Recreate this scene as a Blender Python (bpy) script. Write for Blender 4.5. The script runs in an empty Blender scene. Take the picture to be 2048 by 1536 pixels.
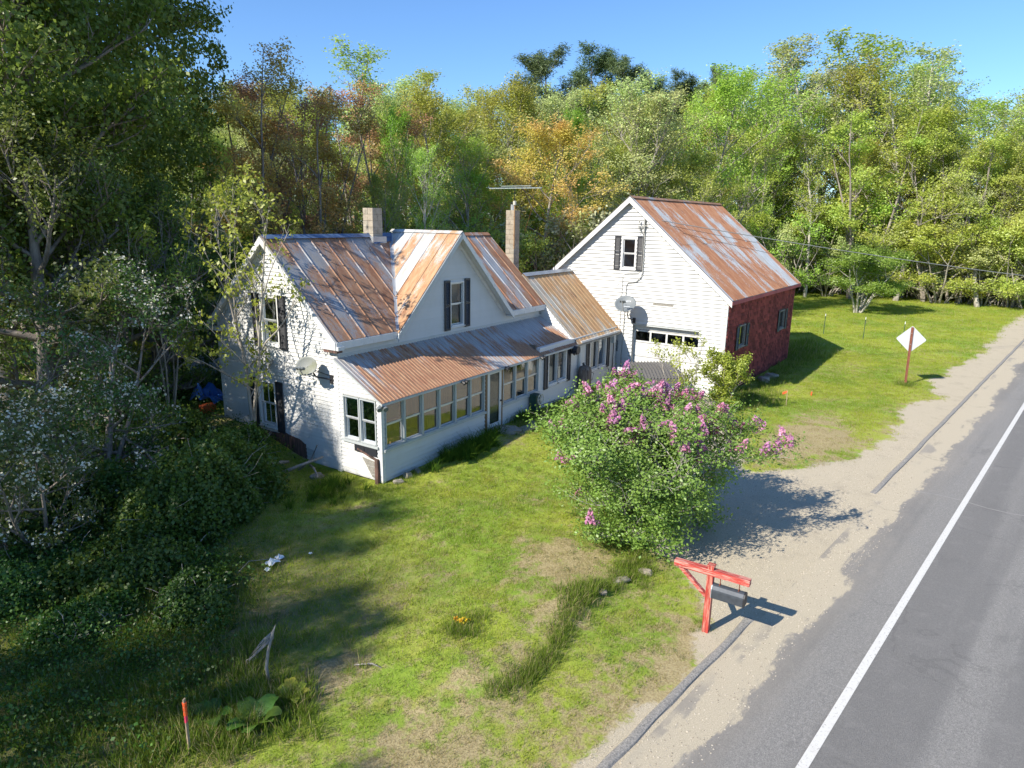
import bpy, math, random
import numpy as np
from mathutils import Vector, Matrix
sc = bpy.context.scene
D = bpy.data
PI = math.pi
rad = math.radians

# ------------------------------------------------------------------ camera
F = 1345.33; CX, CY, CZ = -12.4047, -13.7512, 6.9737
YAW, PITCH, ROLL = 0.576846, -0.2395555, 0.0170657
fw = np.array([math.cos(YAW)*math.cos(PITCH), math.sin(YAW)*math.cos(PITCH), math.sin(PITCH)])
rt0 = np.cross(fw, [0, 0, 1]); rt0 /= np.linalg.norm(rt0); up0 = np.cross(rt0, fw)
rt = math.cos(ROLL)*rt0 + math.sin(ROLL)*up0; up = -math.sin(ROLL)*rt0 + math.cos(ROLL)*up0
cd = D.cameras.new('camera'); cam = D.objects.new('camera', cd); sc.collection.objects.link(cam)
cd.sensor_width = 36; cd.lens = F/2048*36; cd.clip_start = .1; cd.clip_end = 3000
cam.matrix_world = Matrix(((rt[0], up[0], -fw[0], CX), (rt[1], up[1], -fw[1], CY), (rt[2], up[2], -fw[2], CZ), (0, 0, 0, 1)))
sc.camera = cam
# ------------------------------------------------------------------ light
SUN_AZ, SUN_EL = rad(160.0), rad(36.3)          # where the sun stands (house frame)
w = D.worlds.new('World'); sc.world = w; w.use_nodes = True
nt = w.node_tree; nt.nodes.clear()
sky = nt.nodes.new('ShaderNodeTexSky'); sky.sky_type = 'NISHITA'; sky.sun_disc = False
sky.sun_elevation = SUN_EL; sky.sun_rotation = PI/2 - SUN_AZ
sky.air_density = 1.0; sky.dust_density = 0.0; sky.ozone_density = 9.0; sky.altitude = 0
bg = nt.nodes.new('ShaderNodeBackground'); bg.inputs['Strength'].default_value = 0.12
ow = nt.nodes.new('ShaderNodeOutputWorld')
nt.links.new(sky.outputs[0], bg.inputs[0]); nt.links.new(bg.outputs[0], ow.inputs[0])
sl = D.lights.new('sun', 'SUN'); sl.energy = 4.7; sl.angle = rad(.53); sl.color = (1, .93, .82)
so = D.objects.new('sun', sl); sc.collection.objects.link(so)
sdir = Vector((math.cos(SUN_AZ)*math.cos(SUN_EL), math.sin(SUN_AZ)*math.cos(SUN_EL), math.sin(SUN_EL)))
so.rotation_euler = sdir.to_track_quat('Z', 'Y').to_euler(); so.location = (0, 0, 40)
sc.view_settings.view_transform = 'Standard'; sc.view_settings.look = 'None'
sc.view_settings.exposure = 0.80; sc.view_settings.gamma = 1; sc.view_settings.use_curve_mapping = False
sc.render.engine = 'CYCLES'
sc.cycles.max_bounces = 6; sc.cycles.diffuse_bounces = 3; sc.cycles.transparent_max_bounces = 12

# ------------------------------------------------------------------ helpers
def ray(px, py):
    return fw + rt*(px-1024)/F + up*(768-py)/F
C0 = np.array([CX, CY, CZ])
def onz(px, py, z=0.0):
    d = ray(px, py); t = (z-CZ)/d[2]; return C0 + t*d
def at_dist(px, dist, py=440):
    """point seen at pixel column px (row py) at a horizontal distance dist"""
    d = ray(px, py); return C0 + d*dist/math.hypot(d[0], d[1])

def link(o, parent=None):
    sc.collection.objects.link(o)
    if parent is not None: o.parent = parent
    return o
def tag(o, label=None, cat=None, group=None, kind=None):
    if label: o['label'] = label
    if cat: o['category'] = cat
    if group: o['group'] = group
    if kind: o['kind'] = kind
    return o
def thing(name, label, cat, loc=(0, 0, 0), rz=0, group=None):
    o = D.objects.new(name, None); o.location = loc; o.rotation_euler = (0, 0, rz); o.empty_display_size = .1
    link(o); return tag(o, label, cat, group)
def copy_tree(o, parent=None):
    c = o.copy(); link(c)
    c.parent = parent
    for ch in list(o.children): copy_tree(ch, c)
    return c
def inst(name, me, parent, loc=(0, 0, 0), rot=(0, 0, 0), scl=(1, 1, 1)):
    o = D.objects.new(name, me); link(o, parent); o.location = loc; o.rotation_euler = rot; o.scale = scl; return o

class MB:
    def __init__(s): s.v = []; s.f = []
    def add(s, vs, fs):
        b = len(s.v); s.v += [tuple(map(float, v)) for v in vs]; s.f += [tuple(b+i for i in f) for f in fs]; return s
    def box(s, a, b):
        x0, y0, z0 = a; x1, y1, z1 = b
        return s.add([(x0,y0,z0),(x1,y0,z0),(x1,y1,z0),(x0,y1,z0),(x0,y0,z1),(x1,y0,z1),(x1,y1,z1),(x0,y1,z1)],
                     [(0,3,2,1),(4,5,6,7),(0,1,5,4),(1,2,6,5),(2,3,7,6),(3,0,4,7)])
    def obox(s, c, ax, ay, az):
        c = Vector(c); ax = Vector(ax); ay = Vector(ay); az = Vector(az)
        vs = [c+i*ax+j*ay+k*az for k in (-1, 1) for i, j in ((-1,-1),(1,-1),(1,1),(-1,1))]
        return s.add(vs, [(0,3,2,1),(4,5,6,7),(0,1,5,4),(1,2,6,5),(2,3,7,6),(3,0,4,7)])
    def bar(s, p, q, wd, ht=None, upv=(0, 0, 1)):
        p = Vector(p); q = Vector(q); d = (q-p); L = d.length; d.normalize(); ht = ht or wd
        u = Vector(upv)
        if abs(d.dot(u)) > .97: u = Vector((1, 0, 0))
        sx = d.cross(u).normalized(); uu = sx.cross(d).normalized()
        return s.obox((p+q)/2, d*L/2, sx*wd/2, uu*ht/2)
    def prism(s, poly, off):
        """extrude a planar polygon (list of 3d points) by vector off"""
        n = len(poly); off = Vector(off)
        vs = [Vector(p) for p in poly] + [Vector(p)+off for p in poly]
        return s.add(vs, [tuple(range(n))[::-1], tuple(range(n, 2*n))] + [(i, (i+1) % n, n+(i+1) % n, n+i) for i in range(n)])
    def tube(s, pts, r, n=8, cap=True):
        pts = [Vector(p) for p in pts]; k = len(pts)
        rs = r if hasattr(r, '__len__') else [r]*k
        b = len(s.v)
        for i, p in enumerate(pts):
            d = (pts[min(i+1, k-1)]-pts[max(i-1, 0)]).normalized()
            u = Vector((0, 0, 1)) if abs(d.z) < .9 else Vector((1, 0, 0))
            sx = d.cross(u).normalized(); sy = d.cross(sx).normalized()
            for j in range(n):
                a = 2*PI*j/n; q = p + rs[i]*(math.cos(a)*sx+math.sin(a)*sy); s.v.append(tuple(q))
        for i in range(k-1):
            for j in range(n):
                s.f.append((b+i*n+j, b+i*n+(j+1) % n, b+(i+1)*n+(j+1) % n, b+(i+1)*n+j))
        if cap:
            s.f.append(tuple(b+j for j in range(n))[::-1]); s.f.append(tuple(b+(k-1)*n+j for j in range(n)))
        return s
    def mesh(s, name, m=None, smooth=False):
        me = D.meshes.new(name); me.from_pydata(s.v, [], s.f); me.update()
        if smooth: me.polygons.foreach_set('use_smooth', [True]*len(me.polygons))
        if m: me.materials.append(m)
        return me
    def build(s, name, m, parent=None, smooth=False, bevel=0):
        o = link(D.objects.new(name, s.mesh(name, m, smooth)), parent)
        if bevel:
            b = o.modifiers.new('bevel', 'BEVEL'); b.width = bevel; b.segments = 2; b.limit_method = 'ANGLE'
        return o

# value noise in numpy
def _h(ix, iy, s):
    n = (ix.astype(np.int64)*374761393 + iy.astype(np.int64)*668265263 + s*974711) & 0x7fffffff
    n = ((n ^ (n >> 13))*1274126177) & 0x7fffffff
    return ((n ^ (n >> 16)) & 0xffff)/65535.0
def vnoise(x, y, s=0):
    x = np.asarray(x, float); y = np.asarray(y, float)
    ix = np.floor(x); iy = np.floor(y); fx = x-ix; fy = y-iy
    fx = fx*fx*(3-2*fx); fy = fy*fy*(3-2*fy)
    return (_h(ix, iy, s)*(1-fx)+_h(ix+1, iy, s)*fx)*(1-fy)+(_h(ix, iy+1, s)*(1-fx)+_h(ix+1, iy+1, s)*fx)*fy
def fbm(x, y, s=0, o=4):
    r = 0; a = .5
    for i in range(o): r = r+a*vnoise(x*2**i, y*2**i, s+i); a /= 2
    return r/(1-.5**o)
def sst(a, b, x):
    t = np.clip((np.asarray(x, float)-a)/(b-a), 0, 1); return t*t*(3-2*t)

# ------------------------------------------------------------------ materials
class NT:
    def __init__(s, name, rough=.8):
        s.m = D.materials.new(name); s.m.use_nodes = True; s.t = s.m.node_tree
        s.b = s.t.nodes['Principled BSDF']; s.b.inputs['Roughness'].default_value = rough
        s.out = s.t.nodes['Material Output']
        s.g = s.t.nodes.new('ShaderNodeNewGeometry'); s.oc = s.t.nodes.new('ShaderNodeTexCoord'); s.oi = s.t.nodes.new('ShaderNodeObjectInfo')
        s.pos = s.g.outputs['Position']
    def L(s, a, b): s.t.links.new(a, b)
    def val(s, sock, v):
        if hasattr(v, 'default_value') or hasattr(v, 'is_output'): s.L(v, sock)
        else: sock.default_value = v
    def map(s, vec, scale=(1, 1, 1), rot=(0, 0, 0), loc=(0, 0, 0)):
        n = s.t.nodes.new('ShaderNodeMapping'); s.L(vec, n.inputs[0]); n.inputs['Scale'].default_value = scale
        n.inputs['Rotation'].default_value = rot; n.inputs['Location'].default_value = loc; return n.outputs[0]
    def noise(s, scale, vec=None, detail=4, rough=.55, dist=0, w=None):
        n = s.t.nodes.new('ShaderNodeTexNoise'); n.inputs['Scale'].default_value = scale; n.inputs['Detail'].default_value = detail
        n.inputs['Roughness'].default_value = rough; n.inputs['Distortion'].default_value = dist
        if w is not None: n.noise_dimensions = '4D'; s.val(n.inputs['W'], w)
        s.L(vec if vec is not None else s.pos, n.inputs['Vector']); return n.outputs['Fac']
    def ramp(s, fac, a, b, c0=0.0, c1=1.0):
        n = s.t.nodes.new('ShaderNodeMapRange'); n.interpolation_type = 'SMOOTHSTEP'
        s.val(n.inputs['Value'], fac); n.inputs['From Min'].default_value = a; n.inputs['From Max'].default_value = b
        n.inputs['To Min'].default_value = c0; n.inputs['To Max'].default_value = c1; return n.outputs[0]
    def mix(s, f, a, b):
        n = s.t.nodes.new('ShaderNodeMix'); n.data_type = 'RGBA'
        s.val(n.inputs[0], f); s.col(n.inputs[6], a); s.col(n.inputs[7], b); return n.outputs[2]
    def col(s, sock, v):
        if isinstance(v, tuple): sock.default_value = (*v, 1) if len(v) == 3 else v
        else: s.L(v, sock)
    def math(s, op, a, b=0.0, clamp=False):
        n = s.t.nodes.new('ShaderNodeMath'); n.operation = op; n.use_clamp = clamp
        s.val(n.inputs[0], a); s.val(n.inputs[1], b); return n.outputs[0]
    def attr(s, name, out='Fac'):
        n = s.t.nodes.new('ShaderNodeAttribute'); n.attribute_name = name; return n.outputs[out]
    def bump(s, h, dist=.01, strength=1.0):
        n = s.t.nodes.new('ShaderNodeBump'); n.inputs['Distance'].default_value = dist; n.inputs['Strength'].default_value = strength
        s.L(h, n.inputs['Height']); s.L(n.outputs[0], s.b.inputs['Normal']); return n.outputs[0]
    def base(s, c): s.col(s.b.inputs['Base Color'], c); return s

def paint(name, c, rough=.6, dirt=.25, dc=(.25, .22, .17), nscale=3, grain=40, streak=True, bumpd=.002, chip=None):
    n = NT(name, rough)
    v = n.map(n.oc.outputs['Object'], (1, 1, .35) if streak else (1, 1, 1))
    a = n.noise(nscale, v, 6, .65); b = n.noise(grain, None, 3)
    f = n.math('MULTIPLY', n.ramp(a, .42, .78), dirt)
    c1 = n.mix(f, c, dc)
    r = n.oi.outputs['Random']
    c2 = n.mix(n.math('MULTIPLY', r, .12), c1, tuple(x*.6 for x in c))
    if chip:
        c2 = n.mix(n.math('MULTIPLY', n.ramp(n.noise(14, v, 5, .7), .60, .66), .8), c2, chip)
    n.base(c2); n.bump(b, bumpd)
    return n.m
def flat(name, c, rough=.5, metal=0.0, var=.3, scale=8):
    n = NT(name, rough); n.b.inputs['Metallic'].default_value = metal
    f = n.math('MULTIPLY', n.ramp(n.noise(scale, n.oc.outputs['Object'], 5), .35, .7), var)
    n.base(n.mix(f, c, tuple(x*.45 for x in c))); n.bump(n.noise(60, n.oc.outputs['Object']), .001)
    return n.m
def rust(name, slope_axis, bias, zinc=(.42, .45, .48), r1=(.30, .125, .055), r2=(.42, .23, .12), sc_=1.0, dark=.0, wdt=.085, xs=2.6, grad=None, wr=.35):
    """weathered galvanised sheet with streaks of rust that run down the slope"""
    n = NT(name, .5)
    s = [xs*sc_]*3; s[slope_axis] = .55*sc_; s[2] = .55*sc_
    oc = n.oc.outputs['Object']
    v = n.map(oc, tuple(s))
    w = n.math('MULTIPLY', n.oi.outputs['Random'], wr)
    big = n.noise(.34, oc, 3, .5, 0, 1.3)
    a = n.noise(1.0, v, 8, .68, .25, w)
    fine = n.noise(30, v, 4, .7)
    t = n.math('ADD', n.math('ADD', n.math('MULTIPLY', a, .8), n.math('MULTIPLY', big, .75)), n.math('MULTIPLY', fine, .34))
    t = n.math('ADD', t, n.math('MULTIPLY', n.math('SUBTRACT', n.oi.outputs['Random'], .5), .12))
    if grad:
        sp = n.t.nodes.new('ShaderNodeSeparateXYZ'); n.L(oc, sp.inputs[0]); t = n.math('ADD', t, n.ramp(sp.outputs['Y'], grad[0], grad[1], grad[2], grad[3]))
    f = n.ramp(t, .96-bias, .96+wdt-bias)
    z2 = n.noise(3, v, 5, .6, 0, 5.0)
    zc = n.mix(n.ramp(z2, .35, .7), zinc, tuple(x*.72 for x in zinc))
    zc = n.mix(n.math('MULTIPLY', n.ramp(n.noise(1.6, v, 6, .6, 0, 9.0), .45, .7), .5), zc, (.36, .31, .24))
    rc = n.mix(n.ramp(n.noise(4, v, 6, .7, 0, 3.0), .35, .65), r1, r2)
    rc = n.mix(n.math('MULTIPLY', n.ramp(n.noise(2.2, v, 6, .6, 0, 7.0), .55, .72), .65+dark), rc, (.10, .045, .03))
    n.base(n.mix(f, zc, rc))
    n.L(n.ramp(f, 0, 1, .12, 0), n.b.inputs['Metallic'])
    n.L(n.ramp(f, 0, 1, .48, .85), n.b.inputs['Roughness'])
    n.bump(fine, .002)
    return n.m
def concrete(name, c=(.36, .33, .28)):
    n = NT(name, .95); oc = n.oc.outputs['Object']
    c1 = n.mix(n.ramp(n.noise(5, oc, 6, .7), .35, .7), c, tuple(x*.55 for x in c))
    c1 = n.mix(n.math('MULTIPLY', n.oi.outputs['Random'], .35), c1, (.42, .33, .24))
    n.base(c1); n.bump(n.noise(45, oc, 5, .7), .006); return n.m
def wood(name, c, rough=.8, axis=2, scale=1.0, peel=None):
    n = NT(name, rough); s = [14*scale]*3; s[axis] = 1.2*scale
    v = n.map(n.oc.outputs['Object'], tuple(s)); g = n.noise(2, v, 6, .7, .4)
    cc = n.mix(n.ramp(g, .3, .7), c, tuple(x*.45 for x in c))
    if peel: cc = n.mix(n.math('MULTIPLY', n.ramp(n.noise(3.2, v, 6, .7), .46, .60), .9), cc, peel)
    n.base(cc); n.bump(g, .004); return n.m
def glass(name, tint=(1, 1, 1), k=.10):
    n = NT(name); n.t.nodes.remove(n.b)
    tr = n.t.nodes.new('ShaderNodeBsdfTransparent'); tr.inputs[0].default_value = (*tint, 1)
    gl = n.t.nodes.new('ShaderNodeBsdfGlossy'); gl.inputs['Roughness'].default_value = .03; gl.inputs[0].default_value = (.9, .95, 1, 1)
    lw = n.t.nodes.new('ShaderNodeFresnel'); lw.inputs[0].default_value = 1.5
    bm = n.t.nodes.new('ShaderNodeBump'); bm.inputs['Distance'].default_value = .004; n.L(n.noise(2.2), bm.inputs['Height']); n.L(bm.outputs[0], gl.inputs['Normal'])
    f = n.math('ADD', n.math('MULTIPLY', lw.outputs[0], 1.6 if k < .11 else 1.0), k if k < .11 else .04, True)
    mx = n.t.nodes.new('ShaderNodeMixShader'); n.L(f, mx.inputs[0]); n.L(tr.outputs[0], mx.inputs[1]); n.L(gl.outputs[0], mx.inputs[2])
    n.L(mx.outputs[0], n.out.inputs[0]); return n.m
def leafmat(name, c1, c2, trans=.38, c3=None, vary=.35):
    """c1..c2 by leaf, drifting to c3 by patches of the crown"""
    n = NT(name); n.t.nodes.remove(n.b)
    lv = n.attr('lv')
    c = n.mix(lv, c1, c2)
    if c3:
        c = n.mix(n.ramp(n.noise(.45, n.oc.outputs['Object'], 3), .42, .64), c, c3)
    hs = n.t.nodes.new('ShaderNodeHueSaturation')
    n.L(n.math('ADD', n.math('MULTIPLY', n.oi.outputs['Random'], vary), 1-vary/2), hs.inputs['Value'])
    n.L(n.math('ADD', n.math('MULTIPLY', n.oi.outputs['Random'], .05), .475), hs.inputs['Hue'])
    n.col(hs.inputs['Color'], c)
    df = n.t.nodes.new('ShaderNodeBsdfDiffuse'); tl = n.t.nodes.new('ShaderNodeBsdfTranslucent')
    n.L(hs.outputs[0], df.inputs[0]); n.L(hs.outputs[0], tl.inputs[0])
    mx = n.t.nodes.new('ShaderNodeMixShader'); mx.inputs[0].default_value = min(.5, trans+.08) if name != 'lilac_leaf' else .36
    n.L(df.outputs[0], mx.inputs[1]); n.L(tl.outputs[0], mx.inputs[2])
    gl = n.t.nodes.new('ShaderNodeBsdfGlossy'); gl.inputs['Roughness'].default_value = .45
    m2 = n.t.nodes.new('ShaderNodeMixShader'); m2.inputs[0].default_value = .035
    n.L(mx.outputs[0], m2.inputs[1]); n.L(gl.outputs[0], m2.inputs[2]); n.L(m2.outputs[0], n.out.inputs[0])
    return n.m
def bark(name, c):
    n = NT(name, .95); v = n.map(n.oc.outputs['Object'], (6, 6, 1.2))
    n.base(n.mix(n.ramp(n.noise(1.5, v, 5, .7), .35, .7), c, tuple(x*.4 for x in c))); return n.m

M = {}
M['siding'] = paint('white_siding', (.56, .56, .54), .55, .22, (.42, .40, .33), chip=None)
M['siding_old'] = paint('white_siding_weathered', (.58, .58, .56), .55, .35, (.40, .38, .32), chip=(.45, .43, .38))
M['trim'] = paint('white_trim', (.64, .64, .625), .5, .3, (.4, .38, .33), chip=(.42, .40, .37))
M['greytrim'] = paint('grey_aluminium_trim', (.42, .45, .45), .45, .3)
M['alum'] = flat('window_aluminium', (.55, .57, .57), .4, .4, .25)
M['black'] = flat('black_shutter_paint', (.022, .024, .03), .5, 0, .3)
M['dark'] = flat('dark_void', (.012, .012, .014), .9)
M['tarpaper'] = wood('dark_bare_sheathing', (.10, .065, .05), .9, 2, .4, (.20, .10, .08))
M['foundation'] = concrete('foundation_stone', (.30, .27, .23))
M['block'] = concrete('concrete_block', (.40, .36, .29))
M['blockred'] = concrete('stained_concrete_block', (.38, .325, .25))
M['mortar'] = concrete('mortar', (.30, .28, .25))
M['panelwood'] = wood('orange_brown_panelling', (.30, .12, .045), .5, 2, .5)
M['jambwood'] = wood('bare_brown_wood', (.28, .17, .085), .8, 2, 1)
M['greywood'] = wood('weathered_grey_wood', (.33, .31, .27), .9, 0, 1)
M['glass'] = glass('window_glass')
M['glassdark'] = glass('window_glass_storm', (.55, .58, .6), .12)
M['curtain'] = flat('pale_curtain', (.30, .34, .29), .9, 0, .4, 12)
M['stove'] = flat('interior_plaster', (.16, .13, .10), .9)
M['rust_main'] = rust('rusted_seam_roof', 1, .135, (.31, .325, .345), (.25, .115, .06), (.36, .21, .125), dark=.25, wdt=.13, xs=1.6)
M['rust_right'] = rust('heavily_rusted_seam_roof', 1, .17, (.40, .42, .44), (.27, .105, .05), (.36, .21, .12))
M['rust_dormer'] = rust('rusted_dormer_roof', 0, .075, (.55, .56, .55), (.36, .17, .08), (.46, .30, .17))
M['rust_porch'] = rust('rusted_porch_roof', 1, .085, (.42, .42, .42), (.28, .12, .065), (.42, .25, .14), 1.4, xs=5.5, dark=.1, grad=(-1.2, -.2, .035, -.10))
M['rust_ell'] = rust('rusted_ell_roof', 1, .12, (.50, .48, .42), (.40, .21, .095), (.50, .34, .18))
M['rust_barn'] = rust('rusted_barn_roof', 1, .12, (.46, .50, .52), (.28, .115, .055), (.38, .20, .11), .8, wr=1.2, dark=.05)
M['rust_back'] = rust('rusted_rear_roof', 1, .08)
M['zinc'] = flat('galvanised_flashing', (.42, .44, .46), .45, .4, .4, 4)
M['bluemetal'] = flat('blue_grey_ridge_sheet', (.10, .16, .28), .5, .1, .4, 6)
M['redshingle'] = None
n = NT('red_painted_shingle', .85); oc = n.oc.outputs['Object']
c = n.mix(n.ramp(n.noise(1.2, n.map(oc, (1, 1, .5)), 6, .65), .35, .7), (.50, .115, .105), (.31, .072, .072))
c = n.mix(n.math('MULTIPLY', n.attr('lv'), .75), c, (.07, .020, .024))
c = n.mix(n.math('MULTIPLY', n.ramp(n.noise(9, oc, 5, .7), .62, .70), .5), c, (.20, .13, .12))
n.base(c); n.bump(n.noise(50, n.map(oc, (1, 1, .2))), .004); M['redshingle'] = n.m
M['redpaint'] = wood('faded_red_paint', (.50, .055, .040), .6, 1, .7, (.55, .30, .24))
M['redpaintz'] = wood('red_post_paint', (.46, .045, .032), .6, 2, .7, (.50, .22, .16))
M['mailbox'] = flat('grey_mailbox_metal', (.06, .07, .085), .5, .3, .4, 10)
M['signback'] = flat('sign_back_aluminium', (.50, .51, .54), .45, .3, .12, 3)
M['rustpost'] = flat('rusty_steel_post', (.22, .075, .045), .8, .2, .5)
M['stake'] = wood('pale_stake_wood', (.50, .38, .25), .8, 2, 3)
M['flagorange'] = flat('orange_flagging', (.85, .12, .03), .6, 0, .15)
M['flagpink'] = flat('pink_flagging', (.85, .06, .14), .6, 0, .15)
M['dish'] = flat('grey_dish_paint', (.15, .17, .18), .55, 0, .15, 3)
M['dishold'] = paint('mossy_dish_paint', (.24, .25, .23), .7, .9, (.13, .14, .05), 2.2, streak=False)
M['decal'] = flat('white_decal', (.72, .76, .78), .6, 0, .05)
M['blackplastic'] = flat('black_plastic', (.02, .02, .022), .5)
M['wire'] = flat('black_cable', (.02, .02, .02), .6)
M['greywire'] = flat('grey_conduit', (.32, .32, .30), .6)
M['antenna'] = flat('antenna_aluminium', (.45, .52, .50), .4, .5, .2)
M['copper'] = flat('rusty_mast', (.40, .24, .12), .6, .3, .4)
M['tank'] = wood('stained_brown_tank', (.13, .095, .075), .9, 2, .6, (.22, .19, .16))
M['lid'] = flat('ribbed_black_lid', (.13, .125, .12), .6, 0, .3)
M['green'] = flat('dark_green_plastic', (.015, .06, .04), .5)
M['beige'] = flat('pale_plastic', (.55, .53, .45), .5)
M['blue'] = flat('blue_tarp', (.02, .12, .42), .5, 0, .4, 5)
M['whiteboard'] = flat('white_board', (.75, .77, .80), .6, 0, .1)
M['stone'] = concrete('field_stone', (.30, .27, .22))
M['graystick'] = wood('bleached_dead_wood', (.36, .33, .29), .9, 2, 2)
M['barkgrey'] = bark('grey_bark', (.42, .38, .32)); M['barkdark'] = bark('dark_bark', (.30, .26, .22))
M['barkpale'] = bark('pale_bark', (.52, .49, .42)); M['barkbirch'] = bark('white_birch_bark', (.62, .60, .54))
M['kerb'] = None
# leaf colours
LM = {
 'maple': leafmat('maple_leaf', (.12, .235, .03), (.25, .36, .05), .42, (.16, .28, .04)),
 'lime': leafmat('spring_lime_leaf', (0.338, 0.477, 0.056), (0.477, 0.589, 0.101), .42),
 'bright': leafmat('bright_green_leaf', (0.212, 0.447, 0.037), (0.348, 0.558, 0.062), .42),
 'yellow': leafmat('yellow_green_leaf', (.38, .49, .07), (.52, .58, .12), .4, (.48, .49, .09)),
 'lone': leafmat('lone_tree_leaf', (.20, .37, .05), (.30, .46, .08), .4),
 'orange': leafmat('orange_budding_leaf', (.60, .44, .11), (.62, .52, .13), .35, (.62, .36, .13)),
 'red': leafmat('red_budding_leaf', (.66, .37, .19), (.68, .47, .22), .35, (.56, .48, .15)),
 'olive': leafmat('olive_leaf', (0.386, 0.497, 0.083), (0.524, 0.607, 0.138), .38),
 'pale': leafmat('pale_sage_leaf', (0.427, 0.514, 0.164), (0.589, 0.627, 0.251), .35),
 'grey': leafmat('grey_green_bud', (0.387, 0.399, 0.230), (0.508, 0.496, 0.303), .3),
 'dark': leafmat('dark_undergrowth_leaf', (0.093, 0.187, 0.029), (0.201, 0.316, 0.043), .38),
 'pine': leafmat('pine_needles', (.11, .18, .075), (.20, .27, .11), .2),
 'cedar': leafmat('cedar_spray', (0.273, 0.273, 0.045), (0.455, 0.410, 0.068), .2, (0.228, 0.273, 0.045)),
 'lilac': leafmat('lilac_leaf', (.15, .235, .035), (.27, .35, .065), .34, (.20, .27, .05)),
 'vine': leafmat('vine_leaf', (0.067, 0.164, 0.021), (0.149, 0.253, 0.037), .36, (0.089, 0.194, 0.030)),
 'apple': leafmat('apple_leaf', (0.070, 0.126, 0.025), (0.140, 0.210, 0.042), .36),
 'sapling': leafmat('sapling_leaf', (0.300, 0.375, 0.045), (0.450, 0.495, 0.075), .42),
 'blossom': leafmat('white_blossom', (.60, .60, .50), (.78, .76, .66), .25),
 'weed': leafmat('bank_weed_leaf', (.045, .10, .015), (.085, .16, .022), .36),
 'petal': leafmat('lilac_petal', (0.620, 0.220, 0.400), (0.800, 0.480, 0.680), .3, (0.600, 0.160, 0.300), .2),
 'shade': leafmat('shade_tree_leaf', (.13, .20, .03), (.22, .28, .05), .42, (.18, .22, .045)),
 'daylily': leafmat('daylily_blade', (0.050, 0.120, 0.015), (0.120, 0.200, 0.030), .3),
 'yellowpetal': leafmat('yellow_petal', (0.800, 0.420, 0.020), (0.800, 0.550, 0.040), .3),
}

# ------------------------------------------------------------------ ground
def lawn_colour(n, bright=1.0):
    k = bright*1.22
    a = n.noise(.28, n.pos, 5, .6); b = n.noise(1.7, n.pos, 5, .65); c = n.noise(9, n.pos, 4, .6)
    g = n.mix(n.ramp(a, .38, .62), (.165*k, .25*k, .022*k), (.27*k, .315*k, .034*k))
    g = n.mix(n.math('MULTIPLY', n.ramp(b, .50, .68), .6), g, (.28*k, .27*k, .055*k))
    g = n.mix(n.math('MULTIPLY', n.ramp(c, .45, .75), .45), g, (.085*k, .15*k, .014*k))
    return g
def road_dist(x, y):
    """distance to the lawn side of the white edge line (positive = house side)"""
    ux, uy = math.cos(RA), math.sin(RA)
    return (np.asarray(x)+4.08)*(-uy) + (np.asarray(y)+12.90)*ux
RA = math.atan2(-16.81+12.90, 21.63+4.08)
def in_poly(x, y, poly):
    x = np.asarray(x); y = np.asarray(y); r = np.zeros(x.shape, bool); n = len(poly)
    for i in range(n):
        x1, y1 = poly[i]; x2, y2 = poly[(i+1) % n]
        c = ((y1 > y) != (y2 > y)) & (x < (x2-x1)*(y-y1)/(y2-y1+1e-12)+x1); r ^= c
    return r
GRAVEL = [(-16, -9.4), (-9, -10.35), (-5.79, -10.45), (-4.0, -10.75), (-2.6, -10.9), (-1.3, -10.95), (-.3, -10.3), (.6, -9.3), (2.2, -7.6), (4.5, -5.2), (8.5, -3.0),
          (14.6, -1.9), (14.6, -6.2), (9.0, -8.6), (6.6, -9.5), (7.6, -10.3), (7.98, -11.2), (9.78, -12.0), (12.4, -12.3), (16.9, -12.9), (21.2, -13.7),
          (23.9, -13.4), (29.7, -14.9), (35.2, -15.6), (57, -18.4), (90, -23.0), (160, -35), (160, -60), (-16, -30)]
def gravel_mask(x, y):
    dx = (fbm(x*.7, y*.7, 5)-.5)*1.5; dy = (fbm(x*.7+40, y*.7, 6)-.5)*1.5
    d2 = (fbm(x*2.2, y*2.2, 15)-.5)*.8
    return in_poly(x+dx+d2, y+dy+d2, GRAVEL)
def dirt_mask(x, y):
    """bare or dry soil: 0 lush .. 1 bare"""
    x = np.asarray(x, float); y = np.asarray(y, float)
    rd = road_dist(x, y)
    n1 = fbm(x*.7, y*.7, 21); n2 = fbm(x*2.3, y*2.3, 22)
    m = .10 + .22*sst(-3.5, -8.5, y)*(x < 9)*(.35+.9*n2) + .55*sst(.48, .68, n1*.6+n2*.4)*.6
    m += .60*sst(3.6, 2.0, rd)*(x < 3.0)*(.45+.9*n2)          # thin grass by the kerb and mailbox
    def blob(cx, cy, rx, ry, s): return s*sst(1.0, .35, np.hypot((x-cx)/rx, (y-cy)/ry))*(.5+n2)
    m += blob(-5.9, -8.7, 2.2, 1.2, .30) + blob(-1.4, -7.9, 1.9, 1.2, .5) + blob(-6.3, -6.5, 1.1, .7, .8) + blob(-5.9, -4.2, 1.2, .6, .6)
    m += blob(-3.3, -8.7, 2.4, .5, .35) + blob(-7.6, -4.9, 1.6, .9, .6) + blob(10.5, -10.2, 3.0, 1.6, .5) + blob(8.6, -9.9, 2.6, 1.2, .3)
    m += blob(12.6, -10.4, 4.0, 1.7, .6) + blob(4.6, -2.6, 1.6, .6, .5) + blob(-2.0, -2.2, 1.6, .8, .4) + blob(-8.7, -5.3, 1.2, .9, .4)
    m += .55*sst(4.5, 2.4, rd)*(x >= 3.0)*(.3+.9*n2)
    m += .5*sst(2.0, 4.5, y)*(x < 0)
    return np.clip(m, 0, 1)
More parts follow.
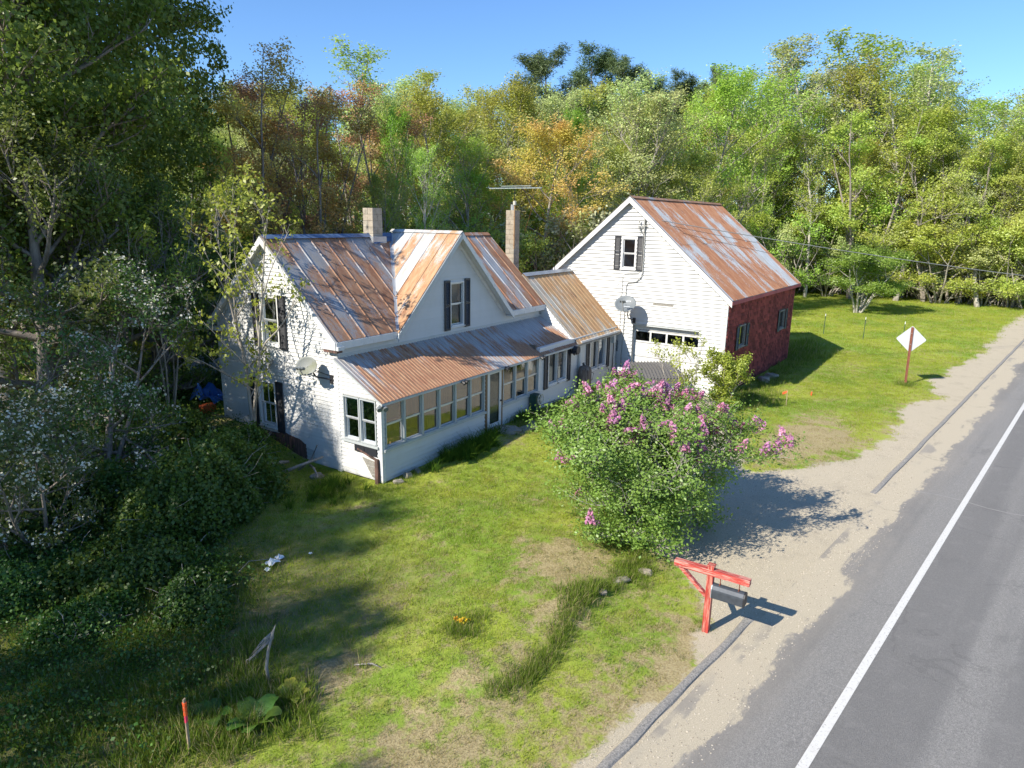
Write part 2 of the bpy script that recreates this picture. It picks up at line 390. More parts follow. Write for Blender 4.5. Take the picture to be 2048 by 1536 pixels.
def H(x, y):
    x = np.asarray(x, float); y = np.asarray(y, float)
    rd = road_dist(x, y); k = sst(3.2, 4.6, rd)
    gm = 1-sst(-.5, 1.0, (x+2.0))*sst(-5, -7, y)*.6
    h = .70*sst(.4, 5.5, y)*sst(9.5, 4, x)
    h = h + .20*sst(0.5, 6, x)*sst(-6, -2, y)*sst(16, 13.5, x)
    h = h + k*gm*((fbm(x*.35, y*.35, 31)-.5)*.22 + (fbm(x*1.6, y*1.6, 33)-.5)*.07)
    # little bank along the roadside grass
    s = (x+5.2)/4.9; by_ = -8.95-.05*s; h = h + .16*sst(-.25, .05, s)*sst(1.15, .95, s)*sst(-.35, .25, y-by_)*sst(4.0, 1.0, y-by_)*k
    h = h - .22*np.exp(-((x-30)/14)**2-((y+2)/7)**2)*0
    far = sst(70, 200, np.hypot(x, y)); h = h + far*(fbm(x*.01, y*.01, 35)-.3)*6*sst(-20, 10, y+x*.2)
    return h
def h1(x, y): return float(H(np.array([x]), np.array([y]))[0])
def axis(lo, hi, near0, near1, step, g=1.10):
    a = list(np.arange(near0, near1+1e-6, step)); s = step
    while a[-1] < hi: s *= g; a.append(a[-1]+s)
    s = step
    while a[0] > lo: s *= g; a.insert(0, a[0]-s)
    return np.array(a)
def mesh_np(name, V, Fq, mat=None, smooth=False, face_attr=None, vert_attrs=None):
    """V (n,3); Fq (m,k) with constant k"""
    me = D.meshes.new(name); V = np.asarray(V, np.float32); Fq = np.asarray(Fq, np.int32); m, k = Fq.shape
    me.vertices.add(len(V)); me.vertices.foreach_set('co', V.ravel())
    me.loops.add(m*k); me.loops.foreach_set('vertex_index', Fq.ravel())
    me.polygons.add(m); me.polygons.foreach_set('loop_start', np.arange(0, m*k, k, dtype=np.int32))
    me.update(calc_edges=True)
    if smooth: me.polygons.foreach_set('use_smooth', np.ones(m, bool))
    if face_attr is not None:
        a = me.attributes.new('lv', 'FLOAT', 'FACE'); a.data.foreach_set('value', np.asarray(face_attr, np.float32))
    for kk, vv in (vert_attrs or {}).items():
        t = 'FLOAT_VECTOR' if vv.ndim == 2 else ('INT' if vv.dtype.kind == 'i' else 'FLOAT')
        a = me.attributes.new(kk, t, 'POINT'); a.data.foreach_set('vector' if t == 'FLOAT_VECTOR' else 'value', vv.ravel())
    if mat: me.materials.append(mat)
    return me
xs = axis(-420, 900, -14, 36, .17); ys = axis(-500, 600, -17, 7, .17)
X, Y = np.meshgrid(xs, ys, indexing='ij'); Z = H(X, Y)
Z = np.where(road_dist(X, Y) < 2.2, 0, Z)
nx, ny = X.shape
idx = np.arange(nx*ny).reshape(nx, ny)
Fg = np.stack([idx[:-1, :-1], idx[1:, :-1], idx[1:, 1:], idx[:-1, 1:]], -1).reshape(-1, 4)
gv = gravel_mask(X, Y).astype(np.float32)
for _ in range(5):
    gv[1:-1, 1:-1] = (gv[:-2, 1:-1]+gv[2:, 1:-1]+gv[1:-1, :-2]+gv[1:-1, 2:]+2*gv[1:-1, 1:-1])/6
gv = gv*1; dv = dirt_mask(X, Y).astype(np.float32)
wild = (sst(-1.5, -4.5, X+Y*.0+sst(0, 8, Y)*-2)*sst(-7.5, -4.5, Y)).astype(np.float32)
wood_m = sst(0, 1, (np.maximum(sst(9, 14, Y-np.maximum(0, X-25)*.12), sst(74, 82, X)))).astype(np.float32)

n = NT('ground_cover', .95)
lawn = lawn_colour(n)
dn = n.noise(24, n.pos, 5, .7); dn2 = n.noise(3.2, n.pos, 6, .7)
straw = n.mix(n.ramp(dn, .35, .7), (.42, .35, .18), (.25, .19, .09))
tt = n.math('ADD', n.math('MULTIPLY', n.attr('dry'), .85), n.math('MULTIPLY', n.math('SUBTRACT', dn2, .5), 2.4))
c = n.mix(n.ramp(tt, .25, .75), lawn, straw)
gn1 = n.noise(55, n.pos, 4, .75); gn2 = n.noise(1.4, n.pos, 6, .65)
vor = n.t.nodes.new('ShaderNodeTexVoronoi'); vor.inputs['Scale'].default_value = 26; n.L(n.pos, vor.inputs['Vector'])
grav = n.mix(n.ramp(gn1, .30, .72), (.56, .49, .36), (.34, .29, .205))
grav = n.mix(n.math('MULTIPLY', n.ramp(gn2, .50, .72), .45), grav, (.30, .255, .19))
grav = n.mix(n.math('MULTIPLY', n.ramp(vor.outputs['Distance'], .0, .35, 1, 0), .35), grav, (.58, .53, .44))
gt = n.math('ADD', n.attr('gravel'), n.math('MULTIPLY', n.math('SUBTRACT', n.noise(3.2, n.pos, 8, .8), .5), 1.5))
c = n.mix(n.ramp(gt, .40, .66), c, grav)
leafy = n.mix(n.ramp(n.noise(6, n.pos, 6, .7), .35, .7), (.20, .155, .09), (.09, .13, .03))
c = n.mix(n.attr('woods'), c, leafy)
n.base(c)
hh = n.math('ADD', n.math('MULTIPLY', dn, .6), n.math('MULTIPLY', gn1, .4)); n.bump(hh, .03)
M['ground'] = n.m
gme = mesh_np('ground', np.stack([X, Y, Z], -1).reshape(-1, 3), Fg, M['ground'], True,
              vert_attrs={'gravel': gv.ravel(), 'dry': dv.ravel(), 'woods': np.maximum(wood_m, wild*.8).astype(np.float32).ravel()})
ground = link(D.objects.new('ground', gme)); tag(ground, kind='structure')

# ------------------------------------------------------------------ road (object frame: x along the road, y towards the house)
n = NT('asphalt', .9); oc = n.oc.outputs['Object']
lanes = n.noise(1.0, n.map(oc, (.03, .9, 1)), 3, .5)
fine = n.noise(50, oc, 6, .85); mid = n.noise(2.0, oc, 6, .65)
c = n.mix(n.ramp(fine, .30, .75), (.125, .12, .112), (.36, .345, .315))
sp2 = n.noise(17, oc, 5, .85)
c = n.mix(n.math('MULTIPLY', n.ramp(sp2, .50, .66), .45), c, (.42, .40, .37))
c = n.mix(n.math('MULTIPLY', n.ramp(sp2, .46, .34), .4), c, (.085, .082, .078))
c = n.mix(n.math('MULTIPLY', n.ramp(lanes, .42, .58), .6), c, (.13, .126, .12))
c = n.mix(n.math('MULTIPLY', n.ramp(mid, .5, .75), .25), c, (.29, .28, .26))
sep = n.t.nodes.new('ShaderNodeSeparateXYZ'); n.L(oc, sep.inputs[0])
ed = n.noise(.55, n.map(oc, (.40, 1.4, 1)), 7, .66); ed2 = n.noise(4.5, oc, 5, .7)
yy = n.math('ADD', sep.outputs['Y'], n.math('ADD', n.math('MULTIPLY', n.math('SUBTRACT', ed, .5), 2.2), n.math('MULTIPLY', n.math('SUBTRACT', ed2, .5), .45)))
sand = n.mix(n.ramp(n.noise(60, oc, 4, .75), .3, .7), (.56, .49, .36), (.36, .31, .225))
sf = n.ramp(yy, .98, 1.14)
hole = n.math('MULTIPLY', n.ramp(yy, 1.52, 1.62), n.ramp(n.noise(.5, n.map(oc, (.6, .6, 1), (0, 0, 0), (7, 3, 0)), 3), .50, .56))
sf = n.math('SUBTRACT', sf, n.math('MULTIPLY', hole, .75), True)
dust = n.ramp(yy, .25, 1.1, 0, .32)
c = n.mix(dust, c, (.36, .32, .26))
c = n.mix(sf, c, sand)
blot = n.math('MULTIPLY', n.ramp(n.noise(.8, n.map(oc, (.5, 1.2, 1), (0, 0, 0), (3, 9, 0)), 6, .7), .58, .66), .35)
c = n.mix(blot, c, (.13, .125, .118))
ck = n.t.nodes.new('ShaderNodeTexVoronoi'); ck.feature = 'DISTANCE_TO_EDGE'; ck.inputs['Scale'].default_value = .45
wv = n.t.nodes.new('ShaderNodeVectorMath'); wv.operation = 'ADD'; n.L(oc, wv.inputs[0]); nn_ = n.t.nodes.new('ShaderNodeTexNoise'); nn_.inputs['Scale'].default_value = 1.6; nn_.inputs['Detail'].default_value = 6; n.L(oc, nn_.inputs['Vector']); n.L(nn_.outputs['Color'], wv.inputs[1]); n.L(wv.outputs[0], ck.inputs['Vector'])
c = n.mix(n.math('MULTIPLY', n.math('MULTIPLY', n.ramp(ck.outputs['Distance'], .006, .016, 1, 0), n.ramp(n.noise(.35, oc, 3), .52, .60)), .22), c, (.07, .068, .065))
crk = n.t.nodes.new('ShaderNodeTexVoronoi'); crk.feature = 'DISTANCE_TO_EDGE'; crk.inputs['Scale'].default_value = .09
n.L(n.map(n.map(oc, (1.3, 1, 0)), (1, 1, 1)), crk.inputs['Vector'])
n.base(c); n.bump(fine, .012); M['asphalt'] = n.m
n = NT('white_road_paint', .7); oc = n.oc.outputs['Object']
c = n.mix(n.ramp(n.noise(20, oc, 6, .85), .54, .64), (.60, .59, .55), (.28, .27, .25))
c = n.mix(n.ramp(n.noise(3, oc, 5, .7), .5, .8, 0, .3), c, (.45, .42, .37)); n.base(c); M['roadpaint'] = n.m
n = NT('black_asphalt_kerb', .95); oc = n.oc.outputs['Object']
c = n.mix(n.ramp(n.noise(30, oc, 5, .8), .3, .75), (.15, .145, .135), (.44, .41, .36)); n.base(c); n.bump(n.noise(25, oc, 5, .8), .02); M['kerb'] = n.m
def road_obj(name, mb, m, z):
    o = mb.build(name, m); o.location = (-4.08, -12.90, z); o.rotation_euler = (0, 0, RA); return o
mb = MB(); rs = np.linspace(-30, 500, 60)
for a, b in zip(rs[:-1], rs[1:]): mb.add([(a, -7.6, 0), (b, -7.6, 0), (b, 1.72, 0), (a, 1.72, 0)], [(0, 1, 2, 3)])
tag(road_obj('road', mb, M['asphalt'], .006), kind='structure')
mb = MB()
for a, b in zip(rs[:-1], rs[1:]): mb.add([(a, -.13, 0), (b, -.13, 0), (b, 0, 0), (a, 0, 0)], [(0, 1, 2, 3)])
tag(road_obj('road_edge_line', mb, M['roadpaint'], .011), kind='structure')
mb = MB()
for a, b in zip(rs[:-1], rs[1:]): mb.add([(a, -7.1, 0), (b, -7.1, 0), (b, -6.97, 0), (a, -6.97, 0)], [(0, 1, 2, 3)])
tag(road_obj('road_far_edge_line', mb, M['roadpaint'], .011), kind='structure')
mb = MB()
for oy in (-3.45, -3.65):
    for a, b in zip(rs[:-1], rs[1:]): mb.add([(a, oy-.1, 0), (b, oy-.1, 0), (b, oy, 0), (a, oy, 0)], [(0, 1, 2, 3)])
ylw = flat('yellow_road_paint', (.62, .40, .04), .7, 0, .3, 20)
tag(road_obj('road_centre_line', mb, ylw, .011), kind='structure')
# sealed crack across the road
mb = MB(); pr = random.Random(4); p = [(11.9+.14*math.sin(i*1.3)+i*.05, 1.1-i*.55) for i in range(16)]
for (x0, y0), (x1, y1) in zip(p[:-1], p[1:]): mb.add([(x0, y0, 0), (x1, y1, 0), (x1+.045, y1, 0), (x0+.045, y0, 0)], [(0, 1, 2, 3)])
tag(road_obj('road_crack', mb, flat('pale_crack', (.30, .29, .27), .9), .009), kind='structure')
def kerb(x0, x1, wob):
    mb = MB(); k = int((x1-x0)/.5)+1; rr = random.Random(wob); prof = [(-.085, -.02), (-.065, .028), (-.03, .04), (.03, .04), (.06, .022), (.085, -.02)]
    rows = []
    for i in range(k+1):
        x = x0+(x1-x0)*i/k; s = min(1, i/2+.3, (k-i)/2+.3)*(.85+.3*rr.random()); dy = rr.uniform(-.012, .012)+1.86
        rows.append([(x, dy+a*(.9+.2*rr.random()), b*s) for a, b in prof])
    m = len(prof)
    for i, r_ in enumerate(rows):
        mb.v += r_
        if i:
            for j in range(m-1): mb.f.append(((i-1)*m+j, i*m+j, i*m+j+1, (i-1)*m+j+1))
    mb.f.append(tuple(range(m))); mb.f.append(tuple(range(k*m, k*m+m))[::-1])
    return mb
for x0, x1, s_, lb in ((-14, 2.95, 1, 'low black asphalt kerb running from the photo edge to the mailbox'), (10.95, 60, 2, 'long broken asphalt kerb beside the grass verge and road sign')):
    o = road_obj('kerb', kerb(x0, x1, s_), M['kerb'], 0.004); tag(o, lb, 'kerb')

# ------------------------------------------------------------------ clipping and walls
def clip(poly, a, b, c):
    """keep a*x+b*y+c >= 0"""
    out = []; n = len(poly)
    for i in range(n):
        p = poly[i]; q = poly[(i+1) % n]; dp = a*p[0]+b*p[1]+c; dq = a*q[0]+b*q[1]+c
        if dp >= 0: out.append(p)
        if (dp >= 0) != (dq >= 0):
            t = dp/(dp-dq); out.append((p[0]+(q[0]-p[0])*t, p[1]+(q[1]-p[1])*t))
    return out
def area(p): return abs(sum(p[i][0]*p[(i+1) % len(p)][1]-p[(i+1) % len(p)][0]*p[i][1] for i in range(len(p))))/2 if len(p) > 2 else 0
def cut_open(polys, ops):
    """remove rectangles (u0,u1,z0,z1) from a list of convex polygons"""
    for (u0, u1, z0, z1) in ops:
        nxt = []
        for p in polys:
            if area(p) < 1e-6: continue
            us = [q[0] for q in p]; zs = [q[1] for q in p]
            if max(us) <= u0 or min(us) >= u1 or max(zs) <= z0 or min(zs) >= z1: nxt.append(p); continue
            nxt.append(clip(p, -1, 0, u0)); nxt.append(clip(p, 1, 0, -u1))
            mid_ = clip(clip(p, 1, 0, -u0), -1, 0, u1)
            nxt.append(clip(mid_, 0, -1, z0)); nxt.append(clip(mid_, 0, 1, -z1))
        polys = [p for p in nxt if area(p) > 1e-5]
    return polys
class Frame:
    def __init__(s, o, u, n): s.o = Vector(o); s.u = Vector(u); s.n = Vector(n)
    def p(s, u, z, d=0): return s.o + s.u*u + Vector((0, 0, z)) + s.n*d
def wall(parent, fr, polys, ops, mat_board, mat_core, expo, z0, name='wall', thick=.14, boards=True, pname='clapboard', bt=.040, seed=0):
    rr = random.Random(seed)
    core = MB()
    for p in cut_open(list(polys), ops):
        core.prism([fr.p(u, z, -thick) for u, z in p], fr.n*thick)
    wo = core.build(name, mat_core, parent)
    if boards:
        zt = max(z for p in polys for u, z in p); k = 0; z = z0
        while z < zt:
            strip = [clip(clip(p, 0, 1, -z), 0, -1, z+expo) for p in polys]
            strip = cut_open([p for p in strip if area(p) > 1e-5], ops)
            if strip:
                mb = MB(); dz_ = rr.uniform(-.0025, .0025)
                for p in strip:
                    m_ = len(p); off = []
                    for (u, zz) in p:
                        t = (zz-z)/expo; off.append(bt*(1-t)+.006*t + dz_*(1-t))
                    vs = [fr.p(u, zz+.0, .001) for u, zz in p] + [fr.p(u, zz, .001+o_) for (u, zz), o_ in zip(p, off)]
                    mb.add(vs, [tuple(range(m_, 2*m_))]+[(i, (i+1) % m_, m_+(i+1) % m_, m_+i) for i in range(m_)])
                mb.build(pname, mat_board, wo)
            z += expo
    return wo
def window(parent, fr, u0, u1, z0, z1, trim, sash, rows=1, split=True, cw=.07, mun=0, depth=.06, gl=None, curtain=None, sill=True, name='window', proud=.055):
    """frame ring, two sashes that meet at a rail, panes as sub-parts"""
    mb = MB()
    def rect(a, b, c, d, n0, n1): mb.prism([fr.p(a, c, n0), fr.p(b, c, n0), fr.p(b, d, n0), fr.p(a, d, n0)], fr.n*(n1-n0))
    rect(u0-cw, u0, z0-cw, z1+cw, -.02, proud); rect(u1, u1+cw, z0-cw, z1+cw, -.02, proud)
    rect(u0, u1, z1, z1+cw, -.02, proud); rect(u0, u1, z0-cw, z0, -.02, proud+.015)
    if sill: rect(u0-cw-.02, u1+cw+.02, z0-cw-.03, z0-cw-.001, -.01, proud+.04)
    fo = mb.build(name, trim, parent)
    sb = MB(); s = .035
    def srect(a, b, c, d, n0, n1): sb.prism([fr.p(a, c, n0), fr.p(b, c, n0), fr.p(b, d, n0), fr.p(a, d, n0)], fr.n*(n1-n0))
    zm = (z0+z1)/2; panes = []
    halves = [(z0, zm, -depth), (zm, z1, -depth+.03)] if split else [(z0, z1, -depth)]
    for (a, b, dd) in halves:
        srect(u0, u0+s, a, b, dd, dd+.028); srect(u1-s, u1, a, b, dd, dd+.028)
        srect(u0+s, u1-s, a, a+s, dd, dd+.028); srect(u0+s, u1-s, b-s, b, dd, dd+.028)
        cols = [u0+s, u1-s]
        if mun: cols = [u0+s+(u1-u0-2*s)*i/(mun+1) for i in range(mun+2)]
        for i in range(len(cols)-1):
            if i: srect(cols[i]-.011, cols[i]+.011, a+s, b-s, dd+.003, dd+.022)
            panes.append((cols[i]+(.011 if i else 0), cols[i+1]-(.011 if i < len(cols)-2 else 0), a+s, b-s, dd+.012))
    sb.build('sash', sash, fo)
    for (a, b, c, d, dd) in panes:
        g = MB(); g.add([fr.p(a, c, dd), fr.p(b, c, dd), fr.p(b, d, dd), fr.p(a, d, dd)], [(0, 1, 2, 3)]); g.build('pane', gl or M['glass'], fo)
    if curtain:
        g = MB(); k = 14; uu = [u0+(u1-u0)*i/k for i in range(k+1)]
        vs = [fr.p(q, z, -depth-.12+.02*math.sin(i*2.4)) for z in (z0+curtain[0]*(z1-z0), z0+curtain[1]*(z1-z0)) for i, q in enumerate(uu)]
        g.add(vs, [(i, i+1, k+2+i, k+1+i) for i in range(k)]); g.build('curtain', M['curtain'], fo, True)
    return fo
def shutter(parent, fr, u0, u1, z0, z1, me=None):
    o = MB(); f = .045
    def r_(a, b, c, d, n0, n1): o.prism([fr.p(a, c, n0), fr.p(b, c, n0), fr.p(b, d, n0), fr.p(a, d, n0)], fr.n*(n1-n0))
    n0 = .045
    r_(u0, u0+f, z0, z1, n0, n0+.035); r_(u1-f, u1, z0, z1, n0, n0+.035)
    zm = (z0+z1)/2
    for a, b in ((z0, z0+.06), (zm-.03, zm+.03), (z1-.06, z1)): r_(u0+f, u1-f, a, b, n0, n0+.035)
    sh = o.build('shutter', M['black'], parent)
    lo = MB(); k = int((z1-z0)/.045)
    for i in range(k):
        z = z0+.06+(z1-z0-.12)*(i+.5)/k
        if abs(z-zm) < .045: continue
        p = [fr.p(u0+f, z-.018, n0+.028), fr.p(u1-f, z-.018, n0+.028), fr.p(u1-f, z+.018, n0+.008), fr.p(u0+f, z+.018, n0+.008)]
        lo.add(p, [(0, 1, 2, 3)])
    o2 = lo.build('louver', M['black'], sh); tag(o2, kind='stuff')
    return sh
def sheets(parent, poly, planez, waxis, wid, prof, m, start=None, name='roof_panel', jit=.0, seed=1):
    """cover a convex plan polygon (x,y) with ribbed metal sheets; waxis 0: widths run along x, 1: along y.
    prof: list of (fraction, height) across one sheet"""
    rr = random.Random(seed)
    lo = min(p[waxis] for p in poly); hi = max(p[waxis] for p in poly); a = lo if start is None else start
    while a < hi-1e-4:
        mb = MB(); b = a+wid; j = rr.uniform(0, jit)
        for (f0, h0), (f1, h1_) in zip(prof[:-1], prof[1:]):
            s0 = a+f0*wid; s1 = a+f1*wid
            if abs(s1-s0) < 1e-6: continue
            c_ = (1, 0, -s0) if waxis == 0 else (0, 1, -s0); d_ = (-1, 0, s1) if waxis == 0 else (0, -1, s1)
            q = clip(clip(poly, *c_), *d_)
            if area(q) < 1e-6: continue
            vs = []
            for p in q:
                t = (p[waxis]-s0)/(s1-s0); vs.append((p[0], p[1], planez(*p)+h0+(h1_-h0)*t+j))
            mb.add(vs, [tuple(range(len(vs)))])
        if mb.v: mb.build(name, m, parent)
        a = b
def slab(parent, poly, planez, thick, m, name, z_off=0):
    mb = MB(); top_ = [(p[0], p[1], planez(*p)+z_off) for p in poly]; return (mb.prism(top_, (0, 0, -thick)), mb.build(name, m, parent))[1]
SEAM = [(0, .0), (0, .03), (.035, .035), (.07, .0), (.5, .004), (.965, .0), (1, .03)]
def ribs(k, h=.018, flatw=.62):
    out = []
    for i in range(k):
        a = i/k; d = 1/k
        out += [(a, 0), (a+d*flatw, 0), (a+d*(flatw+(1-flatw)/2), h)]
    return out+[(1, 0)]

# ------------------------------------------------------------------ farmhouse (main block, porch and low ell are one building)
W, zE, zR, L = 5.31, 3.918, 6.42, 10.59
SL = (zR-zE)/(W/2); P = 1.58; OV = .21; LX = 14.62
house = thing('farmhouse', 'white clapboard farmhouse with rusted metal roofs, cross gable and glazed porch', 'house')
pm_f = lambda x, y: zE+SL*y
pm_b = lambda x, y: zE+SL*(W-y)
DX, DZ = 5.2, 6.57
pd_l = lambda x, y: DZ-.945*(DX-x)
pd_r = lambda x, y: DZ-.945*(x-DX)
pp_ = lambda x, y: 3.256+.567*y
ER, EZ = .90, 4.86
pe_f = lambda x, y: EZ-.955*(ER-y)
pe_b = lambda x, y: EZ-.955*(y-ER)
fg = Frame((0, 0, 0), (0, 1, 0), (-1, 0, 0))
ff = Frame((0, 0, 0), (1, 0, 0), (0, -1, 0))
fp = Frame((0, -P, 0), (1, 0, 0), (0, -1, 0))
ops_g = [(2.33, 3.08, 3.31, 4.71), (2.69, 3.44, .78, 2.17)]
wall(house, fg, [[(0, 0), (W, 0), (W, zE-.10), (W/2, zR-.10), (0, zE-.10)]], ops_g, M['siding_old'], M['trim'], .112, -.05, seed=1)
# front: siding above the porch roof, panelling inside the porch
dops = [(4.90, 5.60, 3.52, 4.95)]
wall(house, ff, [[(0, 3.1), (L, 3.1), (L, 3.76), (0, 3.76)], [(DX-2.85, 3.76), (DX+2.85, 3.76), (DX, DZ-.12)]], dops, M['siding'], M['trim'], .115, 3.1, seed=2)
wall(house, ff, [[(0.02, 0), (L, 0), (L, 3.098), (0.02, 3.098)]], [(5.2, 6.0, .2, 2.2), (1.6, 2.5, 1.0, 2.1)], None, M['panelwood'], 1, 0, boards=False)
wall(house, Frame((0, W, 0), (1, 0, 0), (0, 1, 0)), [[(0, 0), (L, 0), (L, zE-.1), (0, zE-.1)]], [], M['siding'], M['trim'], .23, 0, seed=3)
wall(house, Frame((L, 0, 0), (0, 1, 0), (1, 0, 0)), [[(0, 0), (W, 0), (W, zE-.10), (W/2, zR-.10), (0, zE-.10)]], [], M['siding'], M['trim'], .23, 0, seed=4)
# porch and ell front
bandL = [.1+.7567*i for i in range(7)]; bandR = [5.68+.77*i for i in range(4)]
ops_p = [(.1, 4.64, .93, 2.25), (4.74, 5.64, .14, 2.27), (5.68, 7.99, .93, 2.25), (8.65, 10.07, 1.0, 2.25), (12.05, 13.6, .95, 2.22)]
wall(house, fp, [[(0, .02), (8.03, .02), (8.03, 2.33), (0, 2.33)]], ops_p, M['siding'], M['trim'], .13, -.02, seed=5)
wall(house, fp, [[(8.06, .12), (LX, .12), (LX, 2.5), (8.06, 2.5)]], ops_p, M['siding'], M['trim'], .13, -.02, seed=6)
ops_s = [(-1.44, -.17, 1.02, 2.27)]
wall(house, fg, [[(-P+.001, .02), (-.002, .02), (-.002, 3.14), (-P+.001, 3.256-.567*P-.08)]], ops_s, M['siding_old'], M['trim'], .112, -.05, thick=.1, seed=7)
# triangular cheek between porch roof and ell roof
fe = Frame((10.72, 0, 0), (0, 1, 0), (-1, 0, 0))
wall(house, fe, [[(-P, 2.1), (0.6, 2.1), (.6, pe_f(0, .6)-.1), (-P, pe_f(0, -P)-.1)]], [], M['siding'], M['trim'], .115, 2.1, thick=.1, seed=8)
mb = MB(); mb.box((L+.1, 3.5, -.2), (LX+.6, 3.62, 2.4)); mb.build('rear_wall', M['siding'], house)
# floors and inside
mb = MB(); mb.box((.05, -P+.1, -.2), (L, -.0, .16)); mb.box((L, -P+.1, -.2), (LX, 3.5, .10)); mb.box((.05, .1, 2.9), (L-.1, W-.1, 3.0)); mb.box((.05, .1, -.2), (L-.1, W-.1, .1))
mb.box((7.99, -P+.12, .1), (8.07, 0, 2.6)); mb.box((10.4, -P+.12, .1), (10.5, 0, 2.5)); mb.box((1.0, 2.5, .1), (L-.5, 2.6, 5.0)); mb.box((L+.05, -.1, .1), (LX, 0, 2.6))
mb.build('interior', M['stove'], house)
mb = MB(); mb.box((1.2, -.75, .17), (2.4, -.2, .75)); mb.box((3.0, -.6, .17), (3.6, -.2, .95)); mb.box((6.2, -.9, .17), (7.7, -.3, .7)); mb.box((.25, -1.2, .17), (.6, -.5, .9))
mb.build('stored_furniture', M['jambwood'], house)
# foundations
mb = MB(); mb.box((.03, .03, -.6), (L, W-.03, -.002)); mb.box((.05, -P+.03, -.6), (8.03, 0, .018)); mb.build('foundation', M['foundation'], house)
mb = MB(); mb.box((8.06, -P+.05, -.6), (LX, 0, .118)); mb.build('sill_beam', M['tarpaper'], house)
# bare sheathing where boards are missing at the foot of the gable
mb = MB(); mb.prism([fg.p(u, z, .026) for u, z in ((3.85, .84), (3.5, .62), (2.62, .62), (2.45, .70), (1.72, .60), (1.45, .50), (1.38, -.3), (3.9, -.3))], fg.n*.03)
mb.build('bare_sheathing', M['tarpaper'], house)
mb = MB(); mb.prism([fg.p(u, z, .026) for u, z in ((1.42, .44), (1.12, .36), (1.02, -.05), (1.36, -.12))], fg.n*.012); mb.build('torn_house_wrap', M['greytrim'], house)
# corner boards and friezes
def trimbox(a, b, name='corner_board', m='trim', parent=None):
    return MB().box(a, b).build(name, M[m], parent or house, bevel=.004)
trimbox((-.034, -.034, -.05), (.0, .13, zE-.33)); trimbox((0.0, -.036, 3.28), (.13, -.002, zE-.26)); trimbox((-.034, W-.13, .3), (0, W+.01, zE-.33))
trimbox((-.04, -P-.036, .0), (-.002, -P+.10, 2.30)); trimbox((-.004, -P-.038, .0), (.07, -P-.002, 2.30))
trimbox((8.0, -P-.04, .1), (8.08, -P-.024, 2.30)); trimbox((LX-.2, -P-.036, .12), (LX-.06, -P-.002, 2.42))
def rake(parent, pts, off, hgt, thick, m, name='rake_board'):
    """board under a sloping edge: pts = [(x,y,z)...] top line"""
    mb = MB()
    for p, q in zip(pts[:-1], pts[1:]):
        mb.prism([p, q, (q[0], q[1], q[2]-hgt), (p[0], p[1], p[2]-hgt)], off)
    return mb.build(name, m, parent)
e_ = -OV
for s0, s1 in ((e_, W/2), (W-e_, W/2)):
    pf = pm_f if s0 < 1 else pm_b
    rake(house, [(e_-.03, s0, pf(0, s0)-.012), (e_-.03, s1, pf(0, s1)-.012)], (.028, 0, 0), .20, 0, M['trim'])
    rake(house, [(e_, s0, pf(0, s0)-.10), (e_, s1, pf(0, s1)-.10)], (-e_-.005, 0, 0), .03, 0, M['trim'], 'soffit')
    rake(house, [(-.03, s0+(.25 if s0 < 1 else -.25), pf(0, s0+(.25 if s0 < 1 else -.25))-.14), (-.03, s1, pf(0, s1)-.14)], (-.012, 0, 0), .17, 0, M['trim'], 'frieze_board')
# broken cornice returns
mb = MB(); mb.box((-.22, -.30, 3.50), (.0, .34, 3.60)); mb.build('cornice_return', M['trim'], house); mb = MB(); mb.box((-.20, -.22, 3.42), (.0, .30, 3.498)); mb.build('cornice_end', M['tarpaper'], house)
mb = MB(); mb.box((-.22, W-.34, 3.50), (.0, W+.28, 3.60)); mb.build('cornice_return', M['trim'], house); mb = MB(); mb.box((-.20, W-.42, 3.42), (-.03, W-.10, 3.498)); mb.build('cornice_end', M['jambwood'], house)
# main roof slabs and sheets
left_poly = [(-OV, -OV), (2.184, -OV), (5.04, W/2), (-OV, W/2)]
right_poly = [(8.216, -OV), (L+OV, -OV), (L+OV, W/2), (5.36, W/2)]
back_poly = [(-OV, W/2), (L+OV, W/2), (L+OV, W+OV), (-OV, W+OV)]
def vy(x): return (2.652-.945*abs(DX-x))/.9425
dl_poly = [(2.10, -.30), (DX, -.30), (DX, 2.72), (5.04, 2.655), (2.184, -.21)]
dr_poly = [(DX, -.30), (8.30, -.30), (8.216, -.21), (5.36, 2.655), (DX, 2.72)]
for poly, pl, m_, ax_, wd_, sd in ((left_poly, pm_f, 'rust_main', 0, .545, 11), (right_poly, pm_f, 'rust_right', 0, .545, 12), (back_poly, pm_b, 'rust_back', 0, 1.1, 13), (dl_poly, pd_l, 'rust_dormer', 1, .50, 14), (dr_poly, pd_r, 'rust_dormer', 1, .50, 15)):
    r_ = slab(house, poly, pl, .085, M['trim'], 'roof', -.012)
    sheets(r_, poly, pl, ax_, wd_, SEAM, M[m_], name='roof_panel', jit=.003, seed=sd)
# valley flashing, ridge caps
def strip(parent, a, b, wd, m, name, lift=.03, fold=.05):
    a = Vector(a); b = Vector(b); d = (b-a).normalized(); s_ = d.cross(Vector((0, 0, 1))).normalized()
    mb = MB(); k = 6; rows = []
    for i in range(k+1):
        p = a.lerp(b, i/k)+Vector((0, 0, lift)); rows += [p-s_*wd+Vector((0, 0, fold[0] if isinstance(fold, tuple) else -fold)), p, p+s_*wd+Vector((0, 0, fold[1] if isinstance(fold, tuple) else -fold))]
    mb.v = [tuple(r) for r in rows]
    for i in range(k): mb.f += [(3*i, 3*i+1, 3*i+4, 3*i+3), (3*i+1, 3*i+2, 3*i+5, 3*i+4)]
    return mb.build(name, m, parent)
strip(house, (2.20, -.21, pm_f(0, -.21)), (5.04, 2.655, 6.42), .13, M['zinc'], 'valley_flashing', .03, (-.0+.03, .03))
